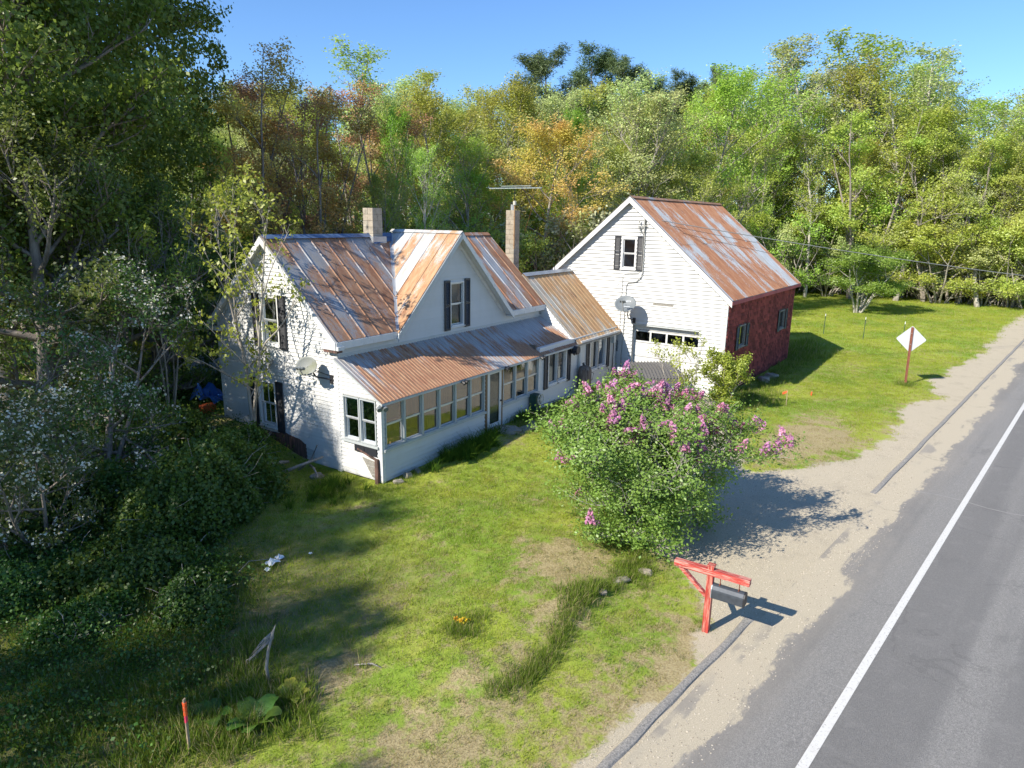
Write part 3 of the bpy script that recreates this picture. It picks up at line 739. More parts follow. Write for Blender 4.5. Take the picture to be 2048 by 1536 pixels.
strip(house, (8.2, -.21, pm_f(0, -.21)), (5.36, 2.655, 6.42), .11, M['rust_dormer'], 'valley_flashing', .03, (.03, .03))
strip(house, (-OV, W/2, zR), (4.9, W/2, zR), .16, M['bluemetal'], 'ridge_cap', .035, .11)
strip(house, (5.5, W/2, zR), (L+OV, W/2, zR), .14, M['rust_right'], 'ridge_cap', .035, .11)
strip(house, (DX, -.32, DZ), (DX, 2.75, DZ), .12, M['rust_dormer'], 'ridge_cap', .03, .09)
MB().add([(3.9, 2.30, 6.13), (5.15, 2.42, 6.245), (5.12, 2.655, 6.475), (3.9, 2.655, 6.475)], [(0, 1, 2, 3)]).build('ridge_patch', M['bluemetal'], house)
# dormer rakes
for sx in (-1, 1):
    pl = pd_l if sx < 0 else pd_r
    x0 = DX+sx*3.1; hg = .20
    rake(house, [(x0, -.33, pl(x0, 0)-.01), (DX, -.33, pl(DX, 0)-.01)], (0, .028, 0), hg, 0, M['greytrim'] if sx < 0 else M['trim'])
    rake(house, [(x0, -.30, pl(x0, 0)-.10), (DX, -.30, pl(DX, 0)-.10)], (0, .295, 0), .03, 0, M['trim'], 'soffit')
    rake(house, [(DX+sx*2.75, -.028, pl(DX+sx*2.75, 0)-.15), (DX, -.028, pl(DX, 0)-.15)], (0, -.014, 0), .16, 0, M['trim'], 'frieze_board')
# eaves of the main block
for a, b in ((-OV, 2.2), (8.2, L+OV)):
    mb = MB(); z = pm_f(0, -OV); mb.box((a, -OV-.025, z-.20), (b, -OV+.0, z-.015)); mb.box((a, -OV, z-.20), (b, -.026, z-.175)); mb.build('eave_board', M['trim'], house)
# porch roof
ppoly = [(-.14, -P-.17), (10.98, -P-.17), (10.70, 0), (-.14, 0)]
r_ = slab(house, ppoly, pp_, .06, M['greytrim'], 'porch_roof', -.012)
sheets(r_, ppoly, pp_, 0, .66, ribs(5, .020), M['rust_porch'], name='roof_panel', jit=.008, seed=21)
MB().box((-.1, -P-.16, 2.26), (10.95, -P-.12, pp_(0, -P-.16)-.07)).build('porch_fascia', M['greytrim'], house)
MB().box((-.02, -.045, 3.262), (10.70, -.026, 3.34)).build('wall_flashing', M['greytrim'], house)
# ell roof
epoly = [(10.74, -P-.22), (LX+.12, -P-.22), (LX+.12, ER), (10.74, ER)]; ebp = [(10.74, ER), (LX+.12, ER), (LX+.12, 3.75), (10.74, 3.75)]
for q_, pl, m_, sd in ((epoly, pe_f, 'rust_ell', 31), (ebp, pe_b, 'rust_back', 32)):
    r_ = slab(house, q_, pl, .06, M['greywood'], 'ell_roof', -.012); sheets(r_, q_, pl, 0, .62, ribs(2, .022, .82), M[m_], jit=.01, seed=sd)
strip(house, (10.74, ER, EZ), (LX+.1, ER, EZ), .17, M['zinc'], 'ridge_cap', .035, .12)
MB().box((10.98, -P-.21, 2.20), (LX, -P-.19, 2.335)).build('ell_fascia', M['trim'], house)
MB().box((10.98, -P-.19, 2.34), (LX, -P-.0, 2.36)).build('ell_soffit', M['trim'], house)
# windows
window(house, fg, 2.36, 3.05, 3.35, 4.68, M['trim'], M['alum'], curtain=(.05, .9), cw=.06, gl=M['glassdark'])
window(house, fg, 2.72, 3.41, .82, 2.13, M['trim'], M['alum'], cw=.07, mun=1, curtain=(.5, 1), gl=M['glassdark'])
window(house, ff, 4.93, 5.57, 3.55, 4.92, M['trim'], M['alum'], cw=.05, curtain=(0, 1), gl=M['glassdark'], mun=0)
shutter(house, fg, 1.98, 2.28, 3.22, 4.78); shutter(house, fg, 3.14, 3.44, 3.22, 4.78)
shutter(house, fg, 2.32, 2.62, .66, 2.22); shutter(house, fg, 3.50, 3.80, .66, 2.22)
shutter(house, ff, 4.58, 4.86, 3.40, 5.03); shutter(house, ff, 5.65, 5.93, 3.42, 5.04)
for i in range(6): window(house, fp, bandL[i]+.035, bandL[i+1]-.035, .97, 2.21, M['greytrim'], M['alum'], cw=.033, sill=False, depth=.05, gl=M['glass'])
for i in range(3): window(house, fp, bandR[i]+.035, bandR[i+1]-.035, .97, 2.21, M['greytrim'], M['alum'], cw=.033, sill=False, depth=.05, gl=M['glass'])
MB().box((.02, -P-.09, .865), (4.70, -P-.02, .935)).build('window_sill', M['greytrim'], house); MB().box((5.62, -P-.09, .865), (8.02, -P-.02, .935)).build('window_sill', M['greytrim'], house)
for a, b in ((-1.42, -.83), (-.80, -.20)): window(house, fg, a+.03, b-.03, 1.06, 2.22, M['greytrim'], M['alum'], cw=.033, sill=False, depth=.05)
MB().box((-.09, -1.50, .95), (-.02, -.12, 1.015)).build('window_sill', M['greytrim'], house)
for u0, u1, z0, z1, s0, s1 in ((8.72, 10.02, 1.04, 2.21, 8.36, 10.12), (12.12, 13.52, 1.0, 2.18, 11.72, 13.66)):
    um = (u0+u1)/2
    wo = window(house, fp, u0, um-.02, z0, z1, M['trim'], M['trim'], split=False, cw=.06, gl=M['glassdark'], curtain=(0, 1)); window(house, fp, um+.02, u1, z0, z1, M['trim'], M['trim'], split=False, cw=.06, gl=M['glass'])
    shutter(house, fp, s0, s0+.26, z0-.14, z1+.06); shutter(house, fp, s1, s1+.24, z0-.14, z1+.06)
# porch door
mb = MB(); mb.box((4.68, -P-.05, .10), (4.78, -P+.02, 2.28)); mb.box((5.60, -P-.05, .10), (5.67, -P+.02, 2.28)); mb.box((4.78, -P-.05, 2.25), (5.60, -P+.02, 2.32)); mb.build('door_jamb', M['jambwood'], house)
mb = MB(); y0, y1 = -P-.045, -P-.005
mb.box((4.80, y0, .20), (4.93, y1, 2.24)); mb.box((5.47, y0, .20), (5.595, y1, 2.24)); mb.box((4.93, y0, .20), (5.47, y1, .42)); mb.box((4.93, y0, 2.10), (5.47, y1, 2.24)); mb.box((4.93, y0, 1.22), (5.47, y0+.001, 1.221))
dr = mb.build('porch_door', M['trim'], house, bevel=.004)
MB().add([(4.93, y0+.02, .42), (5.47, y0+.02, .42), (5.47, y0+.02, 2.10), (4.93, y0+.02, 2.10)], [(0, 1, 2, 3)]).build('pane', M['glassdark'], dr)
MB().box((4.95, y0+.06, .44), (5.45, y0+.07, 2.08)).build('door_curtain', M['curtain'], dr)
MB().tube([(5.545, y0-.05, 1.12), (5.545, y0-.002, 1.12)], .03, 10).build('handle', M['blackplastic'], dr)
# chimneys
def chimney(x0, y0, z0, wx, wy, z1, ms, course=.205, nm='chimney'):
    ch = MB().box((x0+.012, y0+.012, z0), (x0+wx-.012, y0+wy-.012, z1-.01)).build(nm, M['mortar'], house)
    z = z1; i = 0
    while z > z0+.1:
        a = z-course+.009; m_ = M[ms[0]] if i < ms[2] else M[ms[1]]
        if i % 2 == 0: parts = [((x0, y0, a), (x0+wx, y0+wy/2-.004, z)), ((x0, y0+wy/2+.004, a), (x0+wx, y0+wy, z))]
        else: parts = [((x0, y0, a), (x0+wx/2-.004, y0+wy, z)), ((x0+wx/2+.004, y0, a), (x0+wx, y0+wy, z))]
        for p, q in parts: MB().box(p, q).build('block', m_, ch, bevel=.006)
        z -= course; i += 1
    return ch
ch1 = chimney(3.99, 2.45, 5.9, .44, .44, 7.27, ('block', 'block', 9))
MB().box((3.9, 2.36, 6.10), (4.52, 2.99, 6.36)).build('chimney_flashing', M['zinc'], house)
ch2 = chimney(12.5, 2.48, 3.2, .43, .43, 7.37, ('blockred', 'block', 7))
MB().tube([(12.72, 2.70, 7.36), (12.72, 2.70, 7.62)], .10, 10).build('flue_pipe', M['zinc'], house)
MB().tube([(12.72, 2.70, 7.66), (12.72, 2.70, 7.70)], [.17, .06], 12).build('flue_cap', M['blackplastic'], house)
# porch corner clutter: flood lights, vents, charred post
def flood(o, d, parent=house):
    f = MB().box((o[0]-.05, o[1]-.05, o[2]-.05), (o[0]+.05, o[1]+.05, o[2]+.05)); 
    for s in (-1, 1):
        q = Vector(o)+Vector((d[1], -d[0], 0))*.09*s; f.tube([q, q+Vector(d)*.08, q+Vector(d)*.17+Vector((0, 0, -.04))], [.03, .045, .07], 10)
    return f
flood((-.06, -P-.07, 2.15), (-.5, -.8, 0)).build('flood_light', M['dish'], house)
for x_, z_ in ((3.35, 2.20), (5.68, 2.22), (7.95, 2.22)): flood((x_, -P-.10, z_), (.2, -.9, 0)).build('flood_light', M['blackplastic'], house)
flood((10.35, -P-.16, 2.02), (-.1, -.9, 0)).build('vent_hood', M['blackplastic'], house)
mb = MB(); mb.tube([(10.45, -P-.12, 2.10), (10.45, -P-.35, 2.10)], .16, 16); mb.build('exhaust_hood', M['blackplastic'], house)
mb = MB(); mb.box((-.07, -1.42, .72), (-.028, -.98, .96)); mb.box((-.07, -.96, .74), (-.028, -.60, .98)); mb.build('black_vent_panel', M['black'], house)
mb = MB(); mb.bar((-.10, -1.47, -.1), (-.07, -1.45, .66), .10); mb.bar((-.07, -1.45, .62), (-.06, -.72, .82), .05); mb.build('charred_post', M['tarpaper'], house)
mb = MB(); mb.prism([fg.p(u, z, .03) for u, z in ((-.85, .60), (-1.40, .55), (-1.42, .05), (-1.22, .10))], fg.n*.01); mb.build('stained_board', M['greywood'], house)
# pipes, meter and cables on the ell
mb = MB(); mb.tube([(11.05, -P-.06, 2.3), (11.05, -P-.06, 1.15)], .035, 8); mb.build('vent_pipe', M['greytrim'], house)
mb = MB(); mb.tube([(11.16, -P-.05, 2.35), (11.16, -P-.05, .2)], .05, 8); mb.build('downspout', M['trim'], house)
mb = MB(); mb.box((14.10, -P-.16, 1.85), (14.30, -P-.026, 2.22)); mb.build('meter_box', M['greytrim'], house)
mb = MB(); mb.tube([(14.2, -P-.1, 1.86), (14.22, -P-.09, 1.4), (14.25, -P-.06, .15)], .02, 6); mb.tube([(12.0, -P-.05, 1.0), (12.2, -P-.18, .85), (12.15, -P-.16, .6), (11.7, -P-.06, .45)], .012, 6)
mb.tube([(13.7, -P-.05, .95), (13.8, -P-.12, .7), (13.75, -P-.1, .4)], .012, 6); mb.tube([(8.1, -P-.05, .36), (8.8, -P-.06, .33), (9.8, -P-.06, .28), (10.8, -P-.05, .52)], .010, 6); mb.build('cable', M['wire'], house)
# ------------------------------------------------------------------ barn
BX, BY, BYAW = 14.5758, -6.3327, -.0411661
BW, BD, bE, bR = 8.79, 10.52, 4.227, 7.994; BS = (bR-bE)/(BW/2)
barn = thing('barn', 'tall barn with white clapboard gable front, dark red shingled side and rusted roof', 'barn', (BX, BY, 0), BYAW)
bf = Frame((0, 0, 0), (0, 1, 0), (-1, 0, 0)); bs = Frame((0, 0, 0), (1, 0, 0), (0, -1, 0))
bops = [(1.06, 4.02, -.1, 2.64), (4.10, 4.72, 5.02, 6.28)]
wall(barn, bf, [[(0, .0), (BW, .0), (BW, bE-.12), (BW/2, bR-.12), (0, bE-.12)]], bops, M['siding'], M['trim'], .160, .0, thick=.16, bt=.058, seed=41)
sops = [(1.62, 2.55, 1.88, 2.80), (8.05, 9.0, 1.88, 2.80)]
wall(barn, bs, [[(0, 0), (BD, 0), (BD, bE-.12), (0, bE-.12)]], sops, None, M['tarpaper'], 1, 0, boards=False)
wall(barn, Frame((BD, 0, 0), (0, 1, 0), (1, 0, 0)), [[(0, 0), (BW, 0), (BW, bE-.12), (BW/2, bR-.12), (0, bE-.12)]], [], None, M['redshingle'], 1, 0, boards=False)
wall(barn, Frame((0, BW, 0), (1, 0, 0), (0, 1, 0)), [[(0, 0), (BD, 0), (BD, bE-.12), (0, bE-.12)]], [], None, M['redshingle'], 1, 0, boards=False)
MB().box((.04, .04, -.6), (BD-.04, BW-.04, .0)).build('foundation', M['foundation'], barn)
mb = MB(); mb.box((.2, .3, 2.9), (BD-.2, BW-.3, 3.0)); mb.box((.3, .5, .0), (BD-.3, BW-.5, .05)); mb.box((3.0, 2.2, 3.1), (3.1, BW-2.2, 5.9)); mb.build('interior', M['stove'], barn)
# shingles
rr = random.Random(5); V = []; Fc = []; lv = []
z = .05
while z < bE-.16:
    a = rr.uniform(-.2, 0); rowh = .150
    while a < BD:
        wd = rr.uniform(.11, .24); x0 = max(a, 0)+.003; x1 = min(a+wd, BD)-.003; zb = z+rr.uniform(-.018, .012) ; zt_ = z+rowh+.02
        if rr.random() < .02 : zb += rr.uniform(.03, .09)
        if x1-x0 > .02 and not any(x1 > o[0] and x0 < o[1] and zt_ > o[2]+.03 and zb < o[3]-.03 for o in sops):
            b = len(V); t0 = rr.uniform(.024, .060); t1 = .006
            V += [(x0, -t0, zb), (x1, -t0, zb), (x1, -t1, zt_), (x0, -t1, zt_), (x0, 0, zb), (x1, 0, zb)]
            Fc += [(b, b+1, b+2, b+3), (b+4, b+5, b+1, b), (b+4, b, b+3, b+3)[:3]+(b+3,), (b+5, b+1, b+2, b+2)]
            q_ = rr.random(); lv += [q_]*4
        a += wd
    z += rowh
me = mesh_np('shingles', V, [f for f in Fc], M['redshingle'], False, lv); o = link(D.objects.new('shingles', me), barn); tag(o, kind='stuff')
for x in (0, BD): MB().box((x-.035, -.045, .0), (x+.035, .045, bE-.2)).build('corner_board', M['siding'] if x == 0 else M['redshingle'], barn)
bpf = lambda x, y: bE+BS*y
bpb = lambda x, y: bE+BS*(BW-y)
bo = .25
fpoly = [(-bo, -bo), (BD+bo, -bo), (BD+bo, BW/2), (-bo, BW/2)]; bpoly = [(-bo, BW/2), (BD+bo, BW/2), (BD+bo, BW+bo), (-bo, BW+bo)]
r_ = slab(barn, fpoly, bpf, .09, M['greywood'], 'roof', -.012)
half = BW/4+.0
rr = random.Random(8)
for (ya, yb, lift) in ((-bo, 2.25, .0), (2.15, BW/2, .008)):
    sheets(r_, [(-bo, ya), (BD+bo, ya), (BD+bo, yb), (-bo, yb)], lambda x, y, l=lift: bpf(x, y)+l, 0, .68, ribs(6, .020, .45), M['rust_barn'], jit=.010, seed=int(ya*10)+60)
r_ = slab(barn, bpoly, bpb, .09, M['greywood'], 'roof', -.012)
sheets(r_, bpoly, bpb, 0, 1.36, ribs(6, .02, .5), M['rust_barn'], seed=77)
strip(barn, (-bo, BW/2, bR), (BD+bo, BW/2, bR), .15, M['rust_main'], 'ridge_cap', .04, .10)
for s0, s1, pf in ((-bo, BW/2, bpf), (BW+bo, BW/2, bpb)):
    for xx, tk in ((-bo-.03, .03),):
        rake(barn, [(xx, s0, pf(0, s0)-.01), (xx, s1, pf(0, s1)-.01)], (tk, 0, 0), .24, 0, M['trim'])
    rake(barn, [(-bo, s0, pf(0, s0)-.11), (-bo, s1, pf(0, s1)-.11)], (bo-.03, 0, 0), .03, 0, M['greytrim'], 'soffit')
    rake(barn, [(BD+bo, s0, pf(0, s0)-.01), (BD+bo, s1, pf(0, s1)-.01)], (.03, 0, 0), .20, 0, M['trim'])
    # narrow strip of white cap that lies along the front edge of the metal
    mb = MB(); mb.add([(-bo-.03, s0, pf(0, s0)+.028), (-bo+.13, s0, pf(0, s0)+.028), (-bo+.13, s1, pf(0, s1)+.028), (-bo-.03, s1, pf(0, s1)+.028)], [(0, 1, 2, 3)]); mb.build('rake_cap', M['trim'], barn)
MB().box((-bo, -bo-.02, bpf(0, -bo)-.16), (BD+bo, -bo, bpf(0, -bo)-.02)).build('eave_board', M['redshingle'], barn)
MB().box((-.0, -bo, bpf(0, -bo)-.16), (BD, -.04, bpf(0, -bo)-.14)).build('eave_soffit', M['redshingle'], barn)
window(barn, bf, 4.13, 4.69, 5.06, 6.25, M['trim'], M['trim'], cw=.07, gl=M['glassdark'])
shutter(barn, bf, 3.74, 4.02, 4.95, 6.38); shutter(barn, bf, 4.80, 5.08, 4.95, 6.38)
for u0, u1, z0, z1 in ((1.66, 2.51, 1.92, 2.76), (8.09, 8.96, 1.92, 2.76)):
    window(barn, bs, u0, u1, z0, z1, M['greywood'], M['greywood'], split=False, cw=.05, gl=M['glassdark'], sill=True, proud=.05, curtain=(0, 1), depth=.04)
    shutter(barn, Frame((0, -.02, 0), (1, 0, 0), (0, -1, 0)), u0-.42, u0-.07, z0-.12, z1+.06); shutter(barn, Frame((0, -.02, 0), (1, 0, 0), (0, -1, 0)), u1+.07, u1+.42, z0-.12, z1+.06)
# garage door: frame, sectional leaf with four lights
mb = MB(); mb.box((-.03, .93, .0), (.20, 1.06, 2.76)); mb.box((-.03, 4.02, .0), (.20, 4.15, 2.76)); mb.box((-.03, 1.06, 2.64), (.20, 4.02, 2.76)); mb.build('garage_frame', M['greytrim'], barn)
gd = thing('garage_door', None, None); gd.parent = barn
sec = [(.02, .62), (.64, 1.24), (1.26, 1.86)]
for a, b in sec:
    mb = MB(); mb.box((.20, 1.06, a), (.235, 4.02, b))
    for k in range(4):
        y0 = 1.12+k*.74; mb.box((.188, y0, a+.07), (.20, y0+.62, b-.07))
    mb.build('door_section', M['siding_old'], gd)
mb = MB(); z0, z1 = 1.88, 2.42; mb.box((.20, 1.06, z0), (.235, 4.02, z0+.07)); mb.box((.20, 1.06, z1-.07), (.235, 4.02, z1)); mb.box((.20, 1.06, z1+.02), (.235, 4.02, 2.64))
ys_ = [1.06, 1.80, 2.54, 3.28, 4.02]
for k, y in enumerate(ys_): mb.box((.20, y-(.04 if k else 0), z0+.07), (.235, y+(.04 if k < 4 else 0), z1-.07))
mb.build('door_section', M['siding_old'], gd)
for k in range(4): MB().add([(.215, ys_[k]+.04, z0+.07), (.215, ys_[k+1]-.04, z0+.07), (.215, ys_[k+1]-.04, z1-.07), (.215, ys_[k]+.04, z1-.07)], [(0, 1, 2, 3)]).build('pane', M['glassdark'], gd)
# mast, conduit, odd boards on the gable front
mb = MB(); mb.box((-.045, 2.25, 3.52), (-.026, 3.15, 3.66)); mb.build('bare_board', M['greywood'], barn)
mb = MB(); mb.box((-.05, 4.85, 4.28), (-.024, 6.5, 4.33)); mb.box((-.04, 4.9, 4.02), (-.024, 6.2, 4.06)); mb.build('drip_board', M['trim'], barn)
mb = MB(); mb.tube([(-.10, 3.70, 7.15), (-.10, 3.70, 4.9), (-.09, 3.74, 4.72), (-.08, 3.95, 4.50), (-.07, 4.35, 4.42), (-.06, 4.42, 4.3), (-.06, 4.45, 2.3), (-.06, 4.5, .6)], .022, 8); mb.build('service_conduit', M['greywire'], barn)
mb = MB(); mb.tube([(-.07, 3.78, 6.6), (-.07, 3.78, 5.0), (-.07, 3.9, 4.86), (-.06, 4.5, 4.80), (-.06, 4.62, 4.7), (-.06, 4.64, 2.2)], .012, 6); mb.build('thin_cable', M['greywire'], barn)
mb = MB(); mb.bar((-.13, 3.72, 6.55), (-.13, 3.72, 7.25), .05); mb.bar((-.13, 3.95, 6.78), (-.13, 3.60, 6.83), .04)
for q_ in ((3.93, 6.72), (3.90, 6.60), (3.95, 6.95), (3.80, 6.70)): mb.tube([(-.16, q_[0], q_[1]), (-.16, q_[0], q_[1]+.09)], .035, 8)
mb.tube([(-.14, 3.95, 6.95), (-.22, 4.0, 6.6), (-.16, 3.85, 6.45), (-.12, 3.72, 6.6)], .012, 6); mb.build('insulator_bracket', M['greywire'], barn)
mb = MB(); mb.tube([(-.03, 4.80, 1.72), (-.20, 4.80, 1.72)], .11, 12); mb.box((-.10, 4.68, 1.40), (-.028, 4.92, 1.86)); mb.build('electric_meter', M['dish'], barn)

# ------------------------------------------------------------------ plants
class Grow:
    """branches as thin tubes plus leaf cards at the twigs, all from one random stream"""
    def __init__(s, seed): s.r = np.random.default_rng(seed); s.V = []; s.F = []; s.n = 0; s.tips = []; s.tw = []
    def tube(s, pts, r0, r1, k=4):
        pts = np.asarray(pts); m = len(pts); d = pts[-1]-pts[0]; d = d/(np.linalg.norm(d)+1e-9)
        a = np.cross(d, [0, 0, 1.0]) if abs(d[2]) < .9 else np.cross(d, [1.0, 0, 0]); a /= np.linalg.norm(a); b = np.cross(d, a)
        ang = np.arange(k)*2*np.pi/k; ring = np.cos(ang)[:, None]*a+np.sin(ang)[:, None]*b
        rs = np.linspace(r0, r1, m)
        v = pts[:, None, :]+rs[:, None, None]*ring[None]
        s.V.append(v.reshape(-1, 3)); i = np.arange(m-1)[:, None]*k; j = np.arange(k)[None]
        j2 = (j+1) % k
        s.F.append(np.stack([i+j, i+j2, i+k+j2, i+k+j], -1).reshape(-1, 4)+s.n); s.n += m*k
    def path(s, p, d, L, n=4, wob=.12, curl=0.0):
        p = np.array(p, float); d = np.array(d, float); d /= np.linalg.norm(d); out = [p.copy()]
        for i in range(n):
            d = d+s.r.normal(0, wob, 3)+np.array([0, 0, curl]); d /= np.linalg.norm(d); p = p+d*L/n; out.append(p.copy())
        return np.array(out), d
def dirv(az, el): return np.array([math.cos(az)*math.cos(el), math.sin(az)*math.cos(el), math.sin(el)])
PROF = {'dome': lambda t: math.sin(PI*(.14+.80*t))**.7, 'vase': lambda t: .55+.6*math.sin(PI*min(1, .15+.75*t))*1.0 if t < .8 else 1.0-.8*(t-.8)/.2*.6,
        'column': lambda t: .75*math.sin(PI*(.12+.82*t))**.5, 'cone': lambda t: 1.02-t*.92, 'low': lambda t: 1.05-.65*t*t, 'pine': lambda t: (.55+.5*math.sin(PI*(.1+.85*t)))*(1-.25*t)}
def grow(seed, Hh=12, R=3.2, cb=.3, nl=16, e0=.25, e1=1.0, ns=5, ntw=4, stems=1, prof='dome', tr=.16, wander=.05, spread=.0, curl=.06, secl=.42, twl=.5, crook=.12, k=4):
    g = Grow(seed); r = g.r
    for st in range(stems):
        az = r.uniform(0, 2*PI) if stems > 1 else 0
        lean = spread*r.uniform(.6, 1.1) if stems > 1 else 0
        d = dirv(az, PI/2-lean); base = np.array([math.cos(az), math.sin(az), 0])*tr*1.3*(stems > 1)
        hs = Hh*(1 if stems == 1 else r.uniform(.8, 1.0)); tp, _ = g.path(base-np.array([0, 0, .25]), d, hs*.97+.25, 9, wander, .02)
        rr_ = tr*(1 if stems == 1 else .6); g.tube(tp, rr_, rr_*.12, 6 if stems < 4 else k)
        n_ = max(3, int(nl/stems)) if stems > 1 else nl
        for i in range(n_):
            t = (i+.5*r.random()+.2)/n_; hh = cb+(1-cb)*t*.97; f = hh*9; i0 = min(8, int(f)); p = tp[i0]+(tp[i0+1]-tp[i0])*(f-i0)
            a = i*2.39996+r.normal(0, .35)+az; el = e0+(e1-e0)*t+r.normal(0, .10)
            Ln = R*PROF[prof](t)*r.uniform(.8, 1.15)*(1 if stems == 1 else .62)
            lp, ld = g.path(p, dirv(a, el), Ln, 5, crook, curl)
            br = max(.012, rr_*(1-hh)*.55+.012); g.tube(lp, br, br*.25, k)
            for j in range(ns):
                t2 = .28+.72*(j+r.random()*.6)/ns; q = lp[min(4, int(t2*5))]+(lp[min(5, int(t2*5)+1)]-lp[min(4, int(t2*5))])*(t2*5-int(t2*5)) if t2 < 1 else lp[-1]
                sd = ld+dirv(r.uniform(0, 2*PI), r.uniform(-.3, .9))*.95; L2 = Ln*secl*(1.15-.5*t2)*r.uniform(.7, 1.2)+.15
                sp, sdd = g.path(q, sd, L2, 3, crook, curl); g.tube(sp, br*.38, br*.13, 3)
                for m in range(ntw):
                    t3 = (m+r.random())/ntw; o = sp[0]+(sp[-1]-sp[0])*min(1, .25+.75*t3)
                    td = sdd+dirv(r.uniform(0, 2*PI), r.uniform(-.4, 1.0))*.9; L3 = twl*L2*r.uniform(.5, 1.1)+.06
                    e = o+td/np.linalg.norm(td)*L3; g.tube(np.array([o, e]), br*.14+.002, .002, 3); g.tips.append(e); g.tw.append(o)
            g.tips.append(lp[-1]); g.tw.append(lp[-2])
        g.tips.append(tp[-1]); g.tw.append(tp[-2])
    g.T = np.array(g.tips); g.O = np.array(g.tw); return g
def wood_mesh(g, name, mat): return mesh_np(name, np.concatenate(g.V), np.concatenate(g.F), mat, True)
def leaf_cards(r, C, size, up=.55, out=None, ratio=.6, jit=.3, droop=0.0, lvbias=None):
    n_ = len(C); N = r.normal(0, 1, (n_, 3)); N[:, 2] = N[:, 2]*.6+up
    if out is not None: N += out
    N /= np.linalg.norm(N, axis=1)[:, None]; Tn = r.normal(0, 1, (n_, 3)); Tn[:, 2] -= droop
    Tn -= N*(Tn*N).sum(1)[:, None]; Tn /= np.linalg.norm(Tn, axis=1)[:, None]; B = np.cross(N, Tn)
    s_ = (size*(1+r.uniform(-jit, jit, n_)))[:, None]
    V = np.stack([C-Tn*s_*.5, C+B*s_*ratio*.5+N*s_*.08, C+Tn*s_*.5, C-B*s_*ratio*.5+N*s_*.08], 1).reshape(-1, 3)
    Fc = np.arange(n_*4).reshape(-1, 4); lv = r.random(n_) if lvbias is None else np.clip(r.normal(.5, .22, n_)+lvbias, 0, 1)
    return V, Fc, lv
def crown_mesh(g, name, mat, per=18, size=.2, rad_=.35, up=.55, along=.5, tips=None, ratio=.62, droop=0, zf=.75):
    T = g.T if tips is None else tips; O = g.O if tips is None else tips
    r = g.r; n_ = len(T)*per; i = np.repeat(np.arange(len(T)), per)
    t = r.random(n_)[:, None]*along; C = T[i]*(1-t)+O[i]*t + r.normal(0, 1, (n_, 3))*rad_*np.array([.5, .5, .5*zf])
    c = T.mean(0); out = (C-c); out /= np.linalg.norm(out, axis=1)[:, None]+1e-6
    V, Fc, lv = leaf_cards(r, C, size, up, out*.9, ratio, droop=droop)
    tipb = r.random(len(T)); lv = np.clip(lv*.6+tipb[i]*.4, 0, 1)
    return mesh_np(name, V, Fc, mat, False, lv)
def fill_tips(g, n_, c, rx, ry, rz, shell=.5, seed=0):
    """extra leaf centres through an ellipsoid crown"""
    r = g.r; d = r.normal(0, 1, (n_, 3)); d /= np.linalg.norm(d, axis=1)[:, None]; rho = (shell+(1-shell)*r.random(n_))**.5
    return np.array(c)+d*rho[:, None]*np.array([rx, ry, rz])
def mk_tree(name, g, crown_me, bark_m, label, cat, loc, rz=0, sc_=(1, 1, 1), group=None):
    t = thing(name, label, cat, loc, rz, group); t.scale = sc_
    inst('trunk', wood_mesh(g, 'trunk', bark_m), t); inst('crown', crown_me, t); return t
# ---- prototypes of the wood (shared meshes, leaf material per tree)
PT = {}
def proto(key, g, per, size, rad_, barkm, **kw):
    me = crown_mesh(g, 'crown_'+key, LM['olive'], per, size, rad_, **kw); PT[key] = (wood_mesh(g, 'wood_'+key, M[barkm]), me, float(g.T[:, 2].max()), float(np.hypot(g.T[:, 0], g.T[:, 1]).max()))
proto('round', grow(1, 12, 3.6, .22, 20, .15, 1.1, 7, 5), 30, .105, .36, 'barkgrey')
proto('round2', grow(2, 12, 3.3, .30, 18, .3, 1.2, 7, 5), 24, .105, .34, 'barkgrey')
proto('open', grow(3, 12, 3.0, .28, 18, .5, 1.25, 6, 5, wander=.07), 16, .095, .28, 'barkgrey')
proto('airy', grow(4, 12, 2.3, .42, 18, .7, 1.3, 6, 5, prof='column', tr=.12), 7, .10, .24, 'barkpale')
proto('airy2', grow(5, 12, 2.0, .38, 16, .8, 1.35, 6, 5, prof='column', tr=.11, wander=.07), 8, .10, .24, 'barkpale')
proto('vase', grow(6, 12, 3.3, .28, 24, .75, 1.3, 5, 4, stems=5, prof='dome', tr=.17, spread=.20), 30, .095, .28, 'barkdark')
proto('bush', grow(7, 5, 2.6, .10, 20, .25, 1.1, 5, 4, stems=5, prof='dome', tr=.09, spread=.5), 24, .10, .30, 'barkgrey')
proto('brush', grow(8, 4, 2.3, .08, 20, .3, 1.1, 6, 5, stems=7, prof='dome', tr=.07, spread=.55), 7, .09, .20, 'barkgrey')
